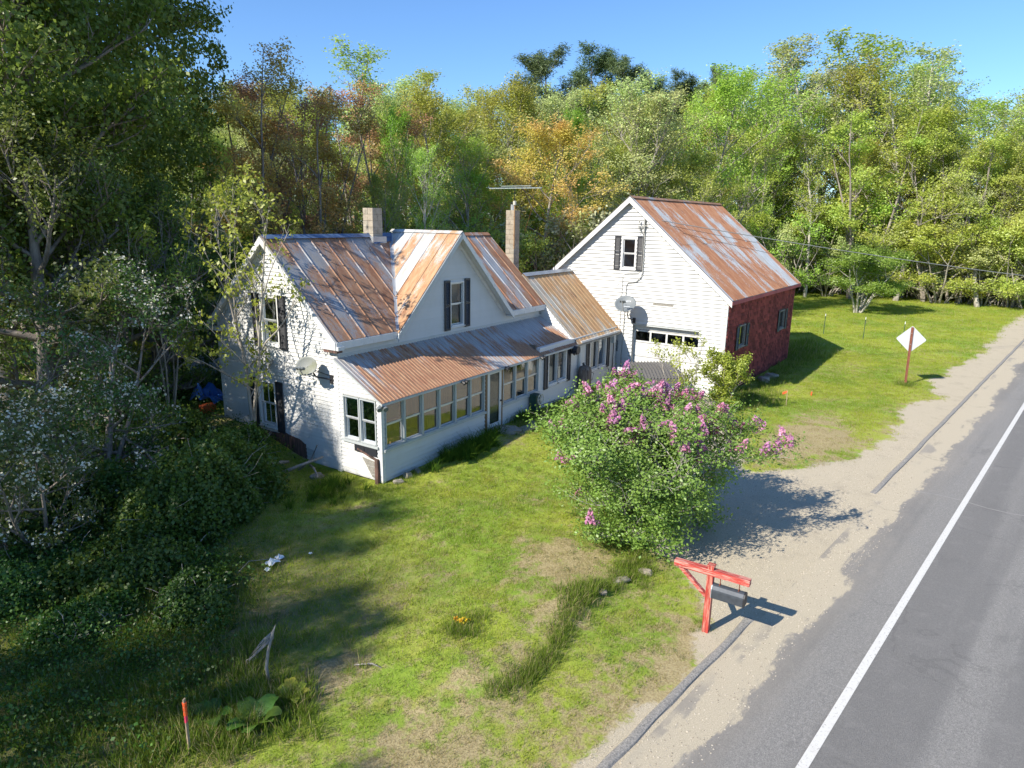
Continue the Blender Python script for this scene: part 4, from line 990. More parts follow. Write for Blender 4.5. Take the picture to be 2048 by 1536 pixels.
# pine: tiers of flat sprays
gp = grow(9, 14, 3.2, .22, 30, -.05, .75, 7, 4, prof='pine', tr=.22, curl=.05, secl=.30); proto('pine', gp, 34, .26, .42, 'barkdark', ratio=.16, up=.9, zf=.5)
gc = grow(10, 11, 2.7, .04, 46, .15, .95, 5, 4, prof='cone', tr=.15, curl=.10, secl=.34); proto('cedar', gc, 16, .24, .36, 'barkdark', ratio=.45, up=.2, zf=1.1)
def place_tree(key, leaf, name, label, cat, x, y, Ht, wf=1.0, rz=None, group=None, barkm=None, lean=0):
    wm, cm, h0, r0 = PT[key]; t = thing(name, label, cat, (x, y, h1(x, y)-.05), 0, group); s_ = Ht/h0
    t.scale = (s_*wf, s_*wf, s_); t.rotation_euler = (lean, 0, (x*7.3+y*3.1) % 6.28 if rz is None else rz)
    a = inst('trunk', wm, t); b = inst('crown', cm, t)
    b.material_slots[0].link = 'OBJECT'; b.material_slots[0].material = LM[leaf]
    if barkm: a.material_slots[0].link = 'OBJECT'; a.material_slots[0].material = M[barkm]
    return t
def tree_px(px, dist, topy, key, leaf, name, label, cat='tree', wf=1.0, **kw):
    if 985 < px < 1180: dist = max(dist, 40+(px-985)*.03)
    elif 1180 <= px < 1430: dist = max(dist*1.12, 50)
    elif 1430 <= px < 1590: dist = max(dist*1.4, 74)
    elif px >= 1590: dist = dist*1.42 if dist < 76 else dist
    p = at_dist(px, dist, topy); return place_tree(key, leaf, name, label, cat, p[0], p[1], p[2]-h1(p[0], p[1]), wf, **kw)

# ---- trees of the wood that can be told apart, nearest first
TREES = [
 (480, 36, 105, 'vase', 'orange', 'budding_tree', 'tall orange budding tree with many upright stems beside the dark maple', 1.15),
 (560, 40, 150, 'vase', 'red', 'budding_tree', 'reddish budding tree rising behind the farmhouse gable peak', 1.1),
 (640, 35, 200, 'vase', 'orange', 'budding_tree', 'rusty orange tree with dark forked stems left of the block chimney', 1.25),
 (735, 44, 170, 'vase', 'red', 'budding_tree', 'copper tinted open tree above the first block chimney', 1.1),
 (800, 42, 200, 'round', 'bright', 'green_tree', 'small bright green leafy tree standing out of the tawny wood', .55),
 (760, 36, 330, 'round2', 'olive', 'olive_tree', 'shaded olive tree low behind the block chimney', .8),
 (850, 34, 290, 'open', 'lime', 'birch_tree', 'slim pale green birch left of the television antenna', .7),
 (700, 62, 98, 'airy', 'lime', 'tall_tree', 'tall wispy tree top standing above the skyline over the chimney', 1.5),
 (820, 64, 130, 'airy2', 'yellow', 'tall_tree', 'second wispy pale crown on the skyline', 1.4),
 (910, 46, 165, 'round2', 'yellow', 'yellow_tree', 'broad yellow-green tree on the skyline above the cross gable', 1.1),
 (990, 50, 148, 'round', 'yellow', 'yellow_tree', 'round yellow-topped tree at the skyline left of the pines', 1.15),
 (920, 38, 250, 'open', 'lime', 'lime_tree', 'loose lime green tree right behind the cross gable', 1.1),
 (1080, 36, 235, 'round', 'orange', 'golden_tree', 'wide golden orange maple behind the television antenna', 1.35),
 (1000, 33, 330, 'round2', 'lime', 'lime_tree', 'low lime green tree under the golden maple', 1.2),
 (1130, 44, 205, 'round', 'bright', 'green_tree', 'vivid green round treetop peeping over the golden maple', .5),
 (1110, 30, 385, 'brush', 'grey', 'brush_shrub', 'grey-green twiggy shrub between antenna chimney and barn roof', 1.3),
 (1060, 28, 420, 'brush', 'pale', 'brush_shrub', 'pale sage thicket just behind the ell ridge', 1.2),
 (1160, 34, 330, 'round2', 'yellow', 'yellow_tree', 'yellow-green tree touching the left slope of the barn roof', 1.1),
 (1120, 72, 92, 'pine', 'pine', 'white_pine', 'left of the two tall dark pines above the wood', 1.0),
 (1180, 73, 84, 'pine', 'pine', 'white_pine', 'tallest dark pine with a rounded head above the wood', 1.0),
 (1225, 72, 112, 'pine', 'pine', 'white_pine', 'shorter dark pine at the right foot of the tall pair', .8),
 (1285, 74, 140, 'pine', 'pine', 'white_pine', 'small pine tip breaking the skyline above the barn peak', .7),
 (1360, 75, 138, 'pine', 'pine', 'white_pine', 'broad low pine top half hidden in tawny crowns', .9),
 (1428, 75, 130, 'pine', 'pine', 'white_pine', 'dark pine top farthest along the skyline from the tall pair', .5),
 (1180, 52, 160, 'open', 'olive', 'olive_tree', 'thin olive crown below the tall pines', 1.3),
 (1250, 46, 190, 'open', 'pale', 'budding_tree', 'tawny open tree directly above the barn peak', 1.2),
 (1330, 48, 170, 'open', 'pale', 'pale_tree', 'large sage green tree above the barn ridge', 1.35),
 (1410, 50, 150, 'round2', 'lime', 'lime_tree', 'full lime green tree above the far end of the barn ridge', 1.2),
 (1300, 38, 290, 'round2', 'yellow', 'yellow_tree', 'dense yellow-green tree pressed against the barn ridge', 1.3),
 (1400, 40, 290, 'round', 'olive', 'olive_tree', 'dense olive green tree behind the far end of the barn', 1.1),
 (1510, 52, 110, 'airy', 'lime', 'aspen_tree', 'pale forked aspen with bare grey trunks behind the barn', 1.7),
 (1490, 42, 300, 'round2', 'lime', 'lime_tree', 'lime green tree beside the barn roof slope', 1.0),
 (1560, 56, 300, 'open', 'pale', 'brush_shrub', 'tall grey twiggy brush over the barn eave', 1.3),
 (1600, 62, 90, 'airy2', 'pale', 'aspen_tree', 'thin sky-filled aspen left of the tallest group', 1.6),
 (1670, 60, 72, 'airy', 'pale', 'aspen_tree', 'tall feathery aspen with a straight pale trunk', 1.6),
 (1750, 62, 62, 'airy2', 'lime', 'aspen_tree', 'tall feathery aspen in the middle of the right-hand group', 1.7),
 (1835, 62, 45, 'airy', 'lime', 'aspen_tree', 'tallest aspen crown of the whole wood', 1.9),
 (1905, 60, 75, 'airy2', 'pale', 'aspen_tree', 'leaning airy aspen at the right end of the tall group', 1.5),
 (1890, 66, 120, 'round2', 'bright', 'green_tree', 'bright green maple lit against the blue sky', .7),
 (1620, 60, 290, 'round2', 'olive', 'olive_tree', 'olive tree at the wood edge left of the round lawn tree', 1.2),
 (1690, 58, 280, 'round2', 'yellow', 'yellow_tree', 'soft yellow-olive tree behind the round lawn tree', 1.3),
 (1770, 62, 290, 'open', 'yellow', 'yellow_tree', 'tawny thin tree between the round lawn tree and the cedar', 1.2),
 (1820, 60, 310, 'vase', 'red', 'budding_tree', 'coral red budding tree beside the dark cedar', .8),
 (1875, 58, 320, 'cedar', 'cedar', 'cedar_tree', 'dense dark golden cedar standing at the lawn edge', 1.25),
 (1925, 60, 300, 'round', 'lime', 'lime_tree', 'lime green tree crowding the right side of the cedar', .9),
 (1965, 56, 190, 'airy2', 'lime', 'birch_tree', 'white trunked birch leaning over the right edge of the wood', 1.8),
 (2010, 60, 165, 'open', 'pale', 'pale_tree', 'pale sage tree rising at the far right of the wood', 1.4),
 (2030, 55, 330, 'round2', 'yellow', 'golden_tree', 'amber tree at the right border of the photograph', 1.1),
 (2075, 54, 260, 'round', 'olive', 'olive_tree', 'dark olive tree cut by the right border', 1.2),
 (330, 42, 210, 'round2', 'olive', 'olive_tree', 'olive tree hidden behind the great maple', 1.1),
 (420, 46, 260, 'round', 'yellow', 'yellow_tree', 'yellow-green tree between the great maple and the orange tree', 1.0),
]
for i, (px, ds, ty, key, leaf, nm, lb, wf) in enumerate(TREES):
    bm_ = 'barkbirch' if nm == 'birch_tree' else None
    tree_px(px, ds, ty, key, leaf, nm, lb, wf=wf, barkm=bm_, lean=.0)
# ---- far rows that only fill the wood
ZN = [(330, 'behind the great maple'), (520, 'left of the gable peak'), (740, 'behind the left roof slope'), (960, 'behind the cross gable'), (1140, 'behind the low ell'), (1300, 'above the barn gable'), (1480, 'above the barn roof'), (1640, 'right of the barn'), (1800, 'behind the lone lawn tree'), (1960, 'beyond the road sign'), (9999, 'by the right border')]
SH_W = {'round': 'round', 'round2': 'bushy', 'open': 'loose', 'airy': 'feathery', 'airy2': 'thin', 'vase': 'many-stemmed', 'bush': 'leafy', 'brush': 'twiggy'}
CL_W = {'yellow': 'yellow-green', 'olive': 'olive', 'pale': 'sage green', 'lime': 'lime green', 'grey': 'grey-green', 'orange': 'orange', 'dark': 'dark green'}
def zone(px): return next(z for a, z in ZN if px < a)
rr = random.Random(12)
SKY = [(0, 60), (300, 150), (420, 150), (520, 135), (620, 165), (760, 140), (880, 160), (1000, 160), (1100, 170), (1250, 150), (1400, 150), (1480, 130), (1600, 150), (1700, 120), (1830, 110), (1930, 150), (2000, 180), (2150, 180)]
def skyl(px): return np.interp(px, [a for a, b in SKY], [b for a, b in SKY])
keys = ['round2', 'open', 'open', 'round', 'airy', 'vase', 'airy2']; lcs = ['yellow', 'lime', 'pale', 'lime', 'olive', 'yellow', 'yellow', 'lime', 'pale']
for row, (ds, dy, step) in enumerate(((50, 95, 62), (60, 45, 62), (72, 22, 70), (86, 6, 84))):
    px = -140+row*23
    while px < 2260:
        d_ = ds*rr.uniform(.94, 1.06) + (4 if px > 1560 else 0); k_ = rr.choice(keys); l_ = rr.choice(lcs)
        if px > 1480 and row > 1: k_ = rr.choice(['airy', 'airy2', 'open'])
        tree_px(px+rr.uniform(-18, 18), d_, skyl(px)+dy+rr.uniform(-16, 26), k_, l_, 'woodland_tree', '%s %s tree in the %s row %s' % (SH_W[k_], CL_W[l_], ('first', 'second', 'third', 'farthest')[row], zone(px)), wf=rr.uniform(1.1, 1.5), group='trees deep inside the wood')
        px += step*rr.uniform(.85, 1.15)
# low growth along the foot of the wood
for row, (ds, top, step) in enumerate(((34, 470, 95), (44, 420, 70), (52, 455, 60))):
    px = 380+row*20
    while px < (1560 if row == 0 else 1600):
        k_ = rr.choice(['bush', 'bush', 'brush', 'round2']); l_ = rr.choice(['lime', 'olive', 'lime', 'lime', 'yellow', 'pale'])
        if not (row == 0 and px > 1150): tree_px(px+rr.uniform(-14, 14), ds*rr.uniform(.96, 1.05), top+rr.uniform(-35, 20), k_, l_, 'understorey_bush', 'low %s %s bush under the %s trees %s' % (SH_W[k_], CL_W[l_], ('nearest', 'middle', 'farther')[row], zone(px)), 'bush', wf=rr.uniform(.9, 1.3), group='understorey bushes of the wood')
        px += step*rr.uniform(.8, 1.2)
px = 1560
while px < 2200:
    k_ = rr.choice(['bush', 'brush', 'bush']); l_ = rr.choice(['olive', 'lime', 'yellow', 'dark', 'pale'])
    tree_px(px, 53.5+rr.uniform(-1, 2), 480+rr.uniform(-60, 28), k_, l_, 'edge_bush', 'low %s %s bush along the far lawn edge %s' % (SH_W[k_], CL_W[l_], zone(px)), 'bush', wf=rr.uniform(1.0, 1.5), group='bushes along the far edge of the lawn')
    if rr.random() < .6: tree_px(px+rr.uniform(-12, 12), 56+rr.uniform(-1, 2), 420+rr.uniform(-60, 40), 'round2' if rr.random() < .5 else 'bush', rr.choice(['olive', 'lime', 'yellow', 'dark']), 'edge_bush', 'taller leafy growth at the far lawn edge %s' % zone(px), 'bush', wf=rr.uniform(1.0, 1.4), group='taller growth along the far edge of the lawn')
    px += rr.uniform(30, 46)
tree_px(1945, 78, 520, 'brush', 'pale', 'grassy_bush', 'grey-green rounded bush overgrown with grass at the roadside edge of the lawn', 'bush', wf=1.5)
tree_px(2000, 80, 540, 'brush', 'olive', 'grassy_bush', 'lower straw coloured bush trailing from the rounded roadside bush', 'bush', wf=1.6)
# round tree alone on the lawn
g = grow(31, 5.3, 3.1, .30, 30, .35, 1.15, 6, 5, stems=7, prof='dome', tr=.13, spread=.42, curl=.08)
lt = mk_tree('lawn_tree', g, crown_mesh(g, 'crown', LM['lone'], 30, .12, .36), M['barkpale'], 'round multi-stemmed light green tree standing alone on the mown lawn', 'tree', (49.5, -7.2, h1(49.5, -7.2)))
s_ = 5.4/float(g.T[:, 2].max()); sr = 3.15/float(np.percentile(np.hypot(g.T[:, 0], g.T[:, 1]), 95)); lt.scale = (sr, sr, s_)

# ---- the great maple, upper left
def big(seed, x, y, Ht, R, label, nl=34, ns=8, ntw=6, per=16, size=.19, cb=.16, leaf='maple', rad_=.34, prof='dome', barkm='barkdark', name='maple_tree', e0=.05, e1=1.15, extra=None):
    g = grow(seed, Ht, R, cb, nl, e0, e1, ns, ntw, tr=.32, prof=prof, secl=.38)
    if extra:
        m, zc, rx, rz_ = extra; q = g.r; d = q.normal(0, 1, (m, 3)); d /= np.linalg.norm(d, axis=1)[:, None]
        Cc = d*(.72+.26*q.random(m))[:, None]*np.array([rx, rx, rz_])+np.array([0, 0, zc]); g.T = np.concatenate([g.T, Cc]); g.O = np.concatenate([g.O, Cc*.97])
    return mk_tree(name, g, crown_mesh(g, 'crown', LM[leaf], per, size, rad_), M[barkm], label, 'tree', (x, y, h1(x, y)-.1))
p = at_dist(105, 35, 440); big(41, p[0], p[1], 22.5, 8.0, 'huge dark green maple towering over the left side', nl=46, ns=9, ntw=6, per=46, size=.17, cb=.12, rad_=.42, extra=(1900, 12.3, 7.4, 9.6))
p = at_dist(-40, 26, 440); big(42, p[0], p[1], 15.8, 5.0, 'second leafy maple cut by the left border, sunlit at the top', nl=36, ns=8, ntw=6, per=34, size=.16, cb=.2, leaf='maple', rad_=.42, extra=(500, 9.4, 4.2, 6.0))
p = at_dist(130, 24, 440); big(43, p[0], p[1], 8.6, 3.6, 'small bushy olive tree in front of the great maple', nl=26, ns=7, ntw=5, per=24, size=.10, cb=.1, leaf='shade', rad_=.34, name='olive_tree')
p = at_dist(30, 22, 440); big(44, p[0], p[1], 8.0, 3.2, 'dark round tree low at the left border under the maples', nl=26, ns=7, ntw=5, per=22, size=.10, cb=.08, leaf='shade', rad_=.34, name='olive_tree')
p = at_dist(290, 25.5, 440); big(45, p[0], p[1], 6.3, 3.0, 'shaded green thicket tree between maple and sapling', nl=22, ns=7, ntw=5, per=18, size=.10, cb=.05, leaf='shade', rad_=.3, name='thicket_tree')
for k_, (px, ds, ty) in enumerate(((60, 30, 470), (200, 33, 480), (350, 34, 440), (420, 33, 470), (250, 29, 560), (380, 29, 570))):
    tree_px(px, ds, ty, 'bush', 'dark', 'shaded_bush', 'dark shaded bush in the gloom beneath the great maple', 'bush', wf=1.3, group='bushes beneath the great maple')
# trees standing off to the left, whose shade falls across bank, lawn and gable
SH = [(-15.5, 3.6, 11.0, 3.0), (-19.5, -1.0, 11.8, 3.0), (-12.2, 8.6, 13, 2.7), (-17, 8.5, 14.5, 3.6), (-23.0, 3.2, 17, 4.2), (-24.5, -3.5, 11, 3.2), (-11.5, 14.5, 15, 3.2), (-17.2, .2, 8.5, 2.3), (-21.5, -4.8, 10, 2.8), (-14.5, -3.0, 7.3, 2.2), (-18.5, -5.6, 8.5, 2.4), (-16.5, 5.8, 12.5, 2.8)]
for i, (x, y, h_, r_) in enumerate(SH):
    g_ = ['round', 'round2', 'round', 'round', 'round2', 'open', 'round', 'round2', 'round', 'round2', 'round', 'round2'][i]
    wm, cm, h0, r0 = PT[g_]; place_tree(g_, 'maple', 'shade_tree', 'leafy tree standing beyond the left border that shades the bank', 'tree', x, y, h_, r_/r0/(h_/h0)*1.15, group='shade trees beyond the left border')

# ---- sapling beside the gable
g = grow(51, 8.2, 2.9, .20, 22, .65, 1.2, 4, 3, stems=2, prof='vase', tr=.105, spread=.16, curl=.06, wander=.05, crook=.10)
p = onz(500, 905, .35); x_, y_ = -.80, 2.95
mk_tree('sapling_tree', g, crown_mesh(g, 'crown', LM['sapling'], 8, .115, .16, along=.2), M['barkgrey'], 'slender forked sapling with fresh sparse leaves in front of the gable wall', 'tree', (x_, y_, h1(x_, y_)), 1.0)
g = grow(52, 7.2, 1.7, .18, 15, .8, 1.3, 4, 3, stems=4, prof='vase', tr=.07, spread=.22, curl=.05)
mk_tree('sapling_tree', g, crown_mesh(g, 'crown', LM['sapling'], 9, .115, .16, along=.2), M['barkgrey'], 'thicket of thin leafy saplings left of the gable corner', 'tree', (-1.6, 5.9, h1(-1.6, 5.9)), 2.0)
g = grow(53, 6.8, 1.7, .18, 15, .8, 1.3, 4, 3, stems=3, prof='vase', tr=.07, spread=.22, curl=.05)
mk_tree('sapling_tree', g, crown_mesh(g, 'crown', LM['sapling'], 8, .11, .16, along=.2), M['barkgrey'], 'thin sapling clump behind the white flowering apple', 'tree', (-1.8, 8.0, h1(-1.8, 8.0)), .3)
# ---- flowering apple
g = grow(61, 5.6, 3.1, .10, 40, .15, 1.0, 7, 5, stems=4, prof='dome', tr=.14, spread=.45, curl=.0, crook=.18)
p = at_dist(170, 18.3, 800)
ax, ay = p[0], p[1]
ap = mk_tree('apple_tree', g, crown_mesh(g, 'crown', LM['apple'], 9, .085, .26), M['barkdark'], 'wild apple tree covered in small white blossom left of the house', 'tree', (ax, ay, h1(ax, ay)))
s_ = 5.7/float(g.T[:, 2].max()); ap.scale = (s_*1.02, s_*1.02, s_)
sel = g.T[g.r.random(len(g.T)) < .32]
bm = crown_mesh(g, 'blossom', LM['blossom'], 9, .060, .17, tips=sel, ratio=.9); o = inst('blossom', bm, ap); tag(o, kind='stuff')
g2 = grow(62, 3.6, 2.2, .06, 28, .1, .9, 6, 5, stems=4, prof='dome', tr=.09, spread=.55, crook=.18)
p = at_dist(60, 16.2, 900)
ap2 = mk_tree('apple_tree', g2, crown_mesh(g2, 'crown', LM['apple'], 9, .08, .24), M['barkdark'], 'lower flowering apple bush at the left border', 'tree', (p[0], p[1], h1(p[0], p[1])))
sel = g2.T[g2.r.random(len(g2.T)) < .26]; o = inst('blossom', crown_mesh(g2, 'blossom', LM['blossom'], 9, .055, .16, tips=sel, ratio=.9), ap2); tag(o, kind='stuff')
# ---- mound of vines
def mound(seed, x, y, rx, ry, h_, n_, leaf, label, size=.075, rz=0, lobes=9, name='vine_thicket'):
    r = np.random.default_rng(seed); g = Grow(seed)
    L_ = [(r.uniform(-.5, .5)*rx, r.uniform(-.5, .5)*ry, r.uniform(.35, .62)*rx, r.uniform(.35, .62)*ry, h_*r.uniform(.55, 1.0)) for _ in range(lobes)]+[(0, 0, rx*.75, ry*.75, h_*.9)]
    Cs = []
    for (a, b, lx, ly, lh) in L_:
        m = n_//len(L_); d = r.normal(0, 1, (m, 3)); d[:, 2] = np.abs(d[:, 2]); d /= np.linalg.norm(d, axis=1)[:, None]
        az_ = np.arctan2(d[:, 1], d[:, 0]); rho = 1-.32*r.random(m)**2+.10*np.sin(az_*7+a*5)+.06*np.sin(az_*17+d[:, 2]*9+b)+r.normal(0, .025, m)
        Cs.append(np.stack([a+d[:, 0]*rho*lx, b+d[:, 1]*rho*ly, d[:, 2]*rho*lh], 1))
    C = np.concatenate(Cs); C[:, 2] = np.maximum(C[:, 2], .03)
    V, Fc, lv = leaf_cards(r, C, size, .5, C/(np.linalg.norm(C, axis=1)[:, None]+.01)*.6, .8, droop=.5)
    lv = np.clip(lv*.5+.5*vnoise(C[:, 0]*2.2+50, C[:, 1]*2.2+C[:, 2]*2, seed), 0, 1)
    t = thing(name, label, 'bush', (x, y, h1(x, y)), rz)
    inst('foliage', mesh_np('foliage', V, Fc, LM[leaf], False, lv), t)
    for i in range(46):
        a = r.uniform(0, 2*PI); q, _ = g.path([0.5*r.normal()*rx*.4, .5*r.normal()*ry*.4, 0], dirv(a, r.uniform(.5, 1.2)), h_*r.uniform(.8, 1.25), 5, .2, -.1); g.tube(q, .018, .005, 3)
    inst('stems', wood_mesh(g, 'stems', M['barkgrey']), t); return t
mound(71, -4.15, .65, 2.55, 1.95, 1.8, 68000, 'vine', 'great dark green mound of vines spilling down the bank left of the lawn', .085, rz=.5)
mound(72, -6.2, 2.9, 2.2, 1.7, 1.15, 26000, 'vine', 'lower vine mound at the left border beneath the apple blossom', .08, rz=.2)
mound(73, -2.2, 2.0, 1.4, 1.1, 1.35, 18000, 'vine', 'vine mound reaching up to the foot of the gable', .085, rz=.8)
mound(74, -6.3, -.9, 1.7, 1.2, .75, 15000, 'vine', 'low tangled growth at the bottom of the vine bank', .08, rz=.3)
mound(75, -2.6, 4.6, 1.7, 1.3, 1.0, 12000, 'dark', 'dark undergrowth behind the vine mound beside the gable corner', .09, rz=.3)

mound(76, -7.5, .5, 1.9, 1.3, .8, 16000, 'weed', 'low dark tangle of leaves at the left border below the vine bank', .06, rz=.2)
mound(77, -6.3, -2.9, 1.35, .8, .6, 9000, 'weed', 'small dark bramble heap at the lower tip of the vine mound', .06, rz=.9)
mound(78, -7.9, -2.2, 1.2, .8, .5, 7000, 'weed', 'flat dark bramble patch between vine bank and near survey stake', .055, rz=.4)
# ---- lilac
g = grow(81, 3.7, 2.5, .08, 100, .05, 1.2, 7, 4, stems=9, prof='dome', tr=.085, spread=.52, curl=.06, crook=.14, secl=.42)
lx_, ly_ = 1.10, -8.72
sd_ = g.T[g.r.integers(0, len(g.T), 26)]; dmin = np.min(np.linalg.norm(g.T[:, None, :]-sd_[None], axis=2), axis=1); keepm = (dmin > .40) | (g.r.random(len(g.T)) < .45)
lil = mk_tree('lilac_bush', g, crown_mesh(g, 'crown', LM['lilac'], 32, .066, .26, tips=g.T[keepm]), M['barkpale'], 'large spreading lilac bush in pink flower beside the gravel drive', 'bush', (lx_, ly_, h1(lx_, ly_)))
top_ = float(g.T[:, 2].max()); ex = float(np.percentile(np.hypot(g.T[:, 0], g.T[:, 1]), 97)); lil.scale = (2.32/ex, 2.32/ex, 3.55/top_)
# flower heads
def panicle(seed):
    r = np.random.default_rng(seed); m = 110; t = r.random(m); a = r.uniform(0, 2*PI, m); rad0 = .052*(1-t)**.7+.008
    C = np.stack([np.cos(a)*rad0, np.sin(a)*rad0, t*.17], 1)*(1+r.normal(0, .08, (m, 1))); V, Fc, lv = leaf_cards(r, C, .034, .2, C*np.array([12, 12, 1]), .9); return mesh_np('flower_head', V, Fc, LM['petal'], False, lv)
PM = [panicle(i) for i in range(4)]
r = g.r; T = g.T; sc3 = np.array(lil.scale)
top_z = T[:, 2] > np.percentile(T[:, 2], 45); rad_t = np.hypot(T[:, 0], T[:, 1]) > np.percentile(np.hypot(T[:, 0], T[:, 1]), 55)
cand = np.where(top_z | rad_t)[0]; r.shuffle(cand); 
seeds_ = T[cand[:95]]; chosen = []
for i in cand:
    dd = np.min(np.linalg.norm(seeds_-T[i], axis=1))
    score = (1.0 if T[i, 0]*.55-T[i, 1]*.2+T[i, 2]*.7 > 1.55 else .28)
    if dd < .38 and r.random() < score: chosen.append(i)
    if len(chosen) > 292: break
for j, i in enumerate(chosen):
    q = T[i]; o = inst('flower_head', PM[j % 4], lil, tuple(q+np.array([0, 0, .02])), (r.normal(0, .45), r.normal(0, .45), r.uniform(0, 6)), tuple(np.array([1, 1, 1])/sc3*r.uniform(1.1, 1.75)))
# grey twiggy patches of the lilac
# ---- young maple bush beside the barn corner
g = grow(85, 2.6, 1.2, .08, 30, .35, 1.1, 5, 4, stems=5, prof='dome', tr=.045, spread=.4)
bb = mk_tree('young_maple', g, crown_mesh(g, 'crown', LM['sapling'], 14, .10, .18), M['barkgrey'], 'bright green young maple bush at the white corner of the barn', 'bush', (13.0, -6.9, h1(13, -6.9)), .4); bb.scale = (.85, .85, .85)
g = grow(86, 3.0, 1.0, .08, 24, .6, 1.2, 4, 3, stems=5, prof='vase', tr=.04, spread=.35)
mk_tree('young_maple', g, crown_mesh(g, 'crown', LM['sapling'], 6, .085, .13), M['barkgrey'], 'sparse pale leafed shrub in front of the garage door', 'bush', (11.4, -5.9, h1(11.4, -5.9)), 1.2)

# ------------------------------------------------------------------ grass and weeds (scattered points, geometry nodes)
def blade_mesh(name, seed, nb, spread, hgt, wid, lean, mat, curve=.5, segs=2):
    r = np.random.default_rng(seed); V = []; Fq = []; lv = []
    for i in range(nb):
        a = r.uniform(0, 2*PI); rr_ = spread*math.sqrt(r.random()); b = np.array([math.cos(a)*rr_, math.sin(a)*rr_, -.01]); da = a+r.normal(0, .9); ln_ = lean*r.uniform(.3, 1.3)
        h_ = hgt*r.uniform(.55, 1.15); w_ = wid*r.uniform(.7, 1.2); pa = r.uniform(0, 2*PI); sd = np.array([math.cos(pa), math.sin(pa), 0])*w_/2
        q = len(V); lvv = r.random()
        for k in range(segs+1):
            t = k/segs; c = b+np.array([math.cos(da), math.sin(da), 0])*ln_*h_*t**(1+curve)+np.array([0, 0, h_*(t-.35*ln_*t*t)])
            ww = 1-t*.92 if k else .8
            V += [c-sd*ww, c+sd*ww]
            if k: Fq.append((q+2*k-2, q+2*k-1, q+2*k+1, q+2*k)); lv.append(lvv)
    return mesh_np(name, V, Fq, mat, False, lv)
def grassmat(name, c0=None, bright=1.0, straw=.12):
    n = NT(name); n.t.nodes.remove(n.b)
    c = lawn_colour(n, bright) if c0 is None else n.mix(n.noise(.9, n.pos, 3), c0[0], c0[1])
    lv = n.attr('lv'); c = n.mix(n.math('MULTIPLY', lv, .35), c, (.30, .34, .05) if c0 is None else c0[2])
    c = n.mix(n.ramp(lv, 1-straw, 1-straw+.02), c, (.42, .36, .18))
    df = n.t.nodes.new('ShaderNodeBsdfDiffuse'); tl = n.t.nodes.new('ShaderNodeBsdfTranslucent'); n.L(c, df.inputs[0]); n.L(c, tl.inputs[0])
    mx = n.t.nodes.new('ShaderNodeMixShader'); mx.inputs[0].default_value = .42; n.L(df.outputs[0], mx.inputs[1]); n.L(tl.outputs[0], mx.inputs[2]); n.L(mx.outputs[0], n.out.inputs[0]); return n.m
GM = grassmat('lawn_grass', None, 1.12); GD = grassmat('dry_grass', ((.34, .28, .12), (.24, .24, .06), (.40, .33, .16)), 1, .4)
GL = grassmat('long_grass', ((.13, .22, .03), (.20, .28, .035), (.28, .33, .06)), 1, .14); GDL = grassmat('day_lily', ((.06, .13, .015), (.08, .16, .02), (.15, .22, .03)), 1, .0)
GTAN = grassmat('tan_tall_grass', ((.36, .30, .14), (.26, .27, .08), (.42, .36, .2)), 1, .3)
def scatter(name, pts, protos, idx_, scl, rot=None, tiltv=.12, kind='stuff', label=None):
    """point cloud mesh -> instances of the given meshes"""
    pts = np.asarray(pts, np.float32); n_ = len(pts); r = np.random.default_rng(n_)
    if rot is None: rot = np.stack([r.normal(0, tiltv, n_), r.normal(0, tiltv, n_), r.uniform(0, 2*PI, n_)], 1)
    me = D.meshes.new(name); me.vertices.add(n_); me.vertices.foreach_set('co', pts.ravel())
    for nm, ty, dat in (('rot', 'FLOAT_VECTOR', rot.astype(np.float32)), ('scl', 'FLOAT', np.asarray(scl, np.float32)), ('idx', 'INT', np.asarray(idx_, np.int32))):
        a = me.attributes.new(nm, ty, 'POINT'); a.data.foreach_set('vector' if ty == 'FLOAT_VECTOR' else 'value', dat.ravel())
    o = link(D.objects.new(name, me))
    col = D.collections.new(name+'_kinds')
    for i, pm in enumerate(protos): col.objects.link(D.objects.new('%s_kind_%02d' % (name, i), pm))
    ng = D.node_groups.new(name, 'GeometryNodeTree'); ng.interface.new_socket('Geometry', in_out='INPUT', socket_type='NodeSocketGeometry'); ng.interface.new_socket('Geometry', in_out='OUTPUT', socket_type='NodeSocketGeometry')
    N = ng.nodes.new; gi = N('NodeGroupInput'); go = N('NodeGroupOutput'); ip = N('GeometryNodeInstanceOnPoints'); ci = N('GeometryNodeCollectionInfo')
    ci.inputs['Collection'].default_value = col; ci.inputs['Separate Children'].default_value = True; ci.inputs['Reset Children'].default_value = True
    def at(nm, ty):
        a = N('GeometryNodeInputNamedAttribute'); a.data_type = ty; a.inputs['Name'].default_value = nm; return [q for q in a.outputs if q.enabled and q.name == 'Attribute'][0]
    Lk = ng.links.new; Lk(gi.outputs[0], ip.inputs['Points']); Lk(ci.outputs[0], ip.inputs['Instance']); ip.inputs['Pick Instance'].default_value = True
    Lk(at('idx', 'INT'), ip.inputs['Instance Index']); Lk(at('rot', 'FLOAT_VECTOR'), ip.inputs['Rotation']); Lk(at('scl', 'FLOAT'), ip.inputs['Scale']); Lk(ip.outputs[0], go.inputs[0])
    md = o.modifiers.new('scatter', 'NODES'); md.node_group = ng
    return tag(o, kind=kind, label=label)
r = np.random.default_rng(77)
short = [blade_mesh('tuft', i, 20, .11, .055, .010, .55, GM) for i in range(4)]; dryt = [blade_mesh('tuft', 10+i, 18, .12, .045, .008, .9, GD) for i in range(3)]
longt = [blade_mesh('tuft', 20+i, 34, .15, .235, .012, .45, GL, segs=3) for i in range(3)]; lily = [blade_mesh('tuft', 30+i, 30, .12, .55, .026, .75, GDL, 1.2, 4) for i in range(3)]
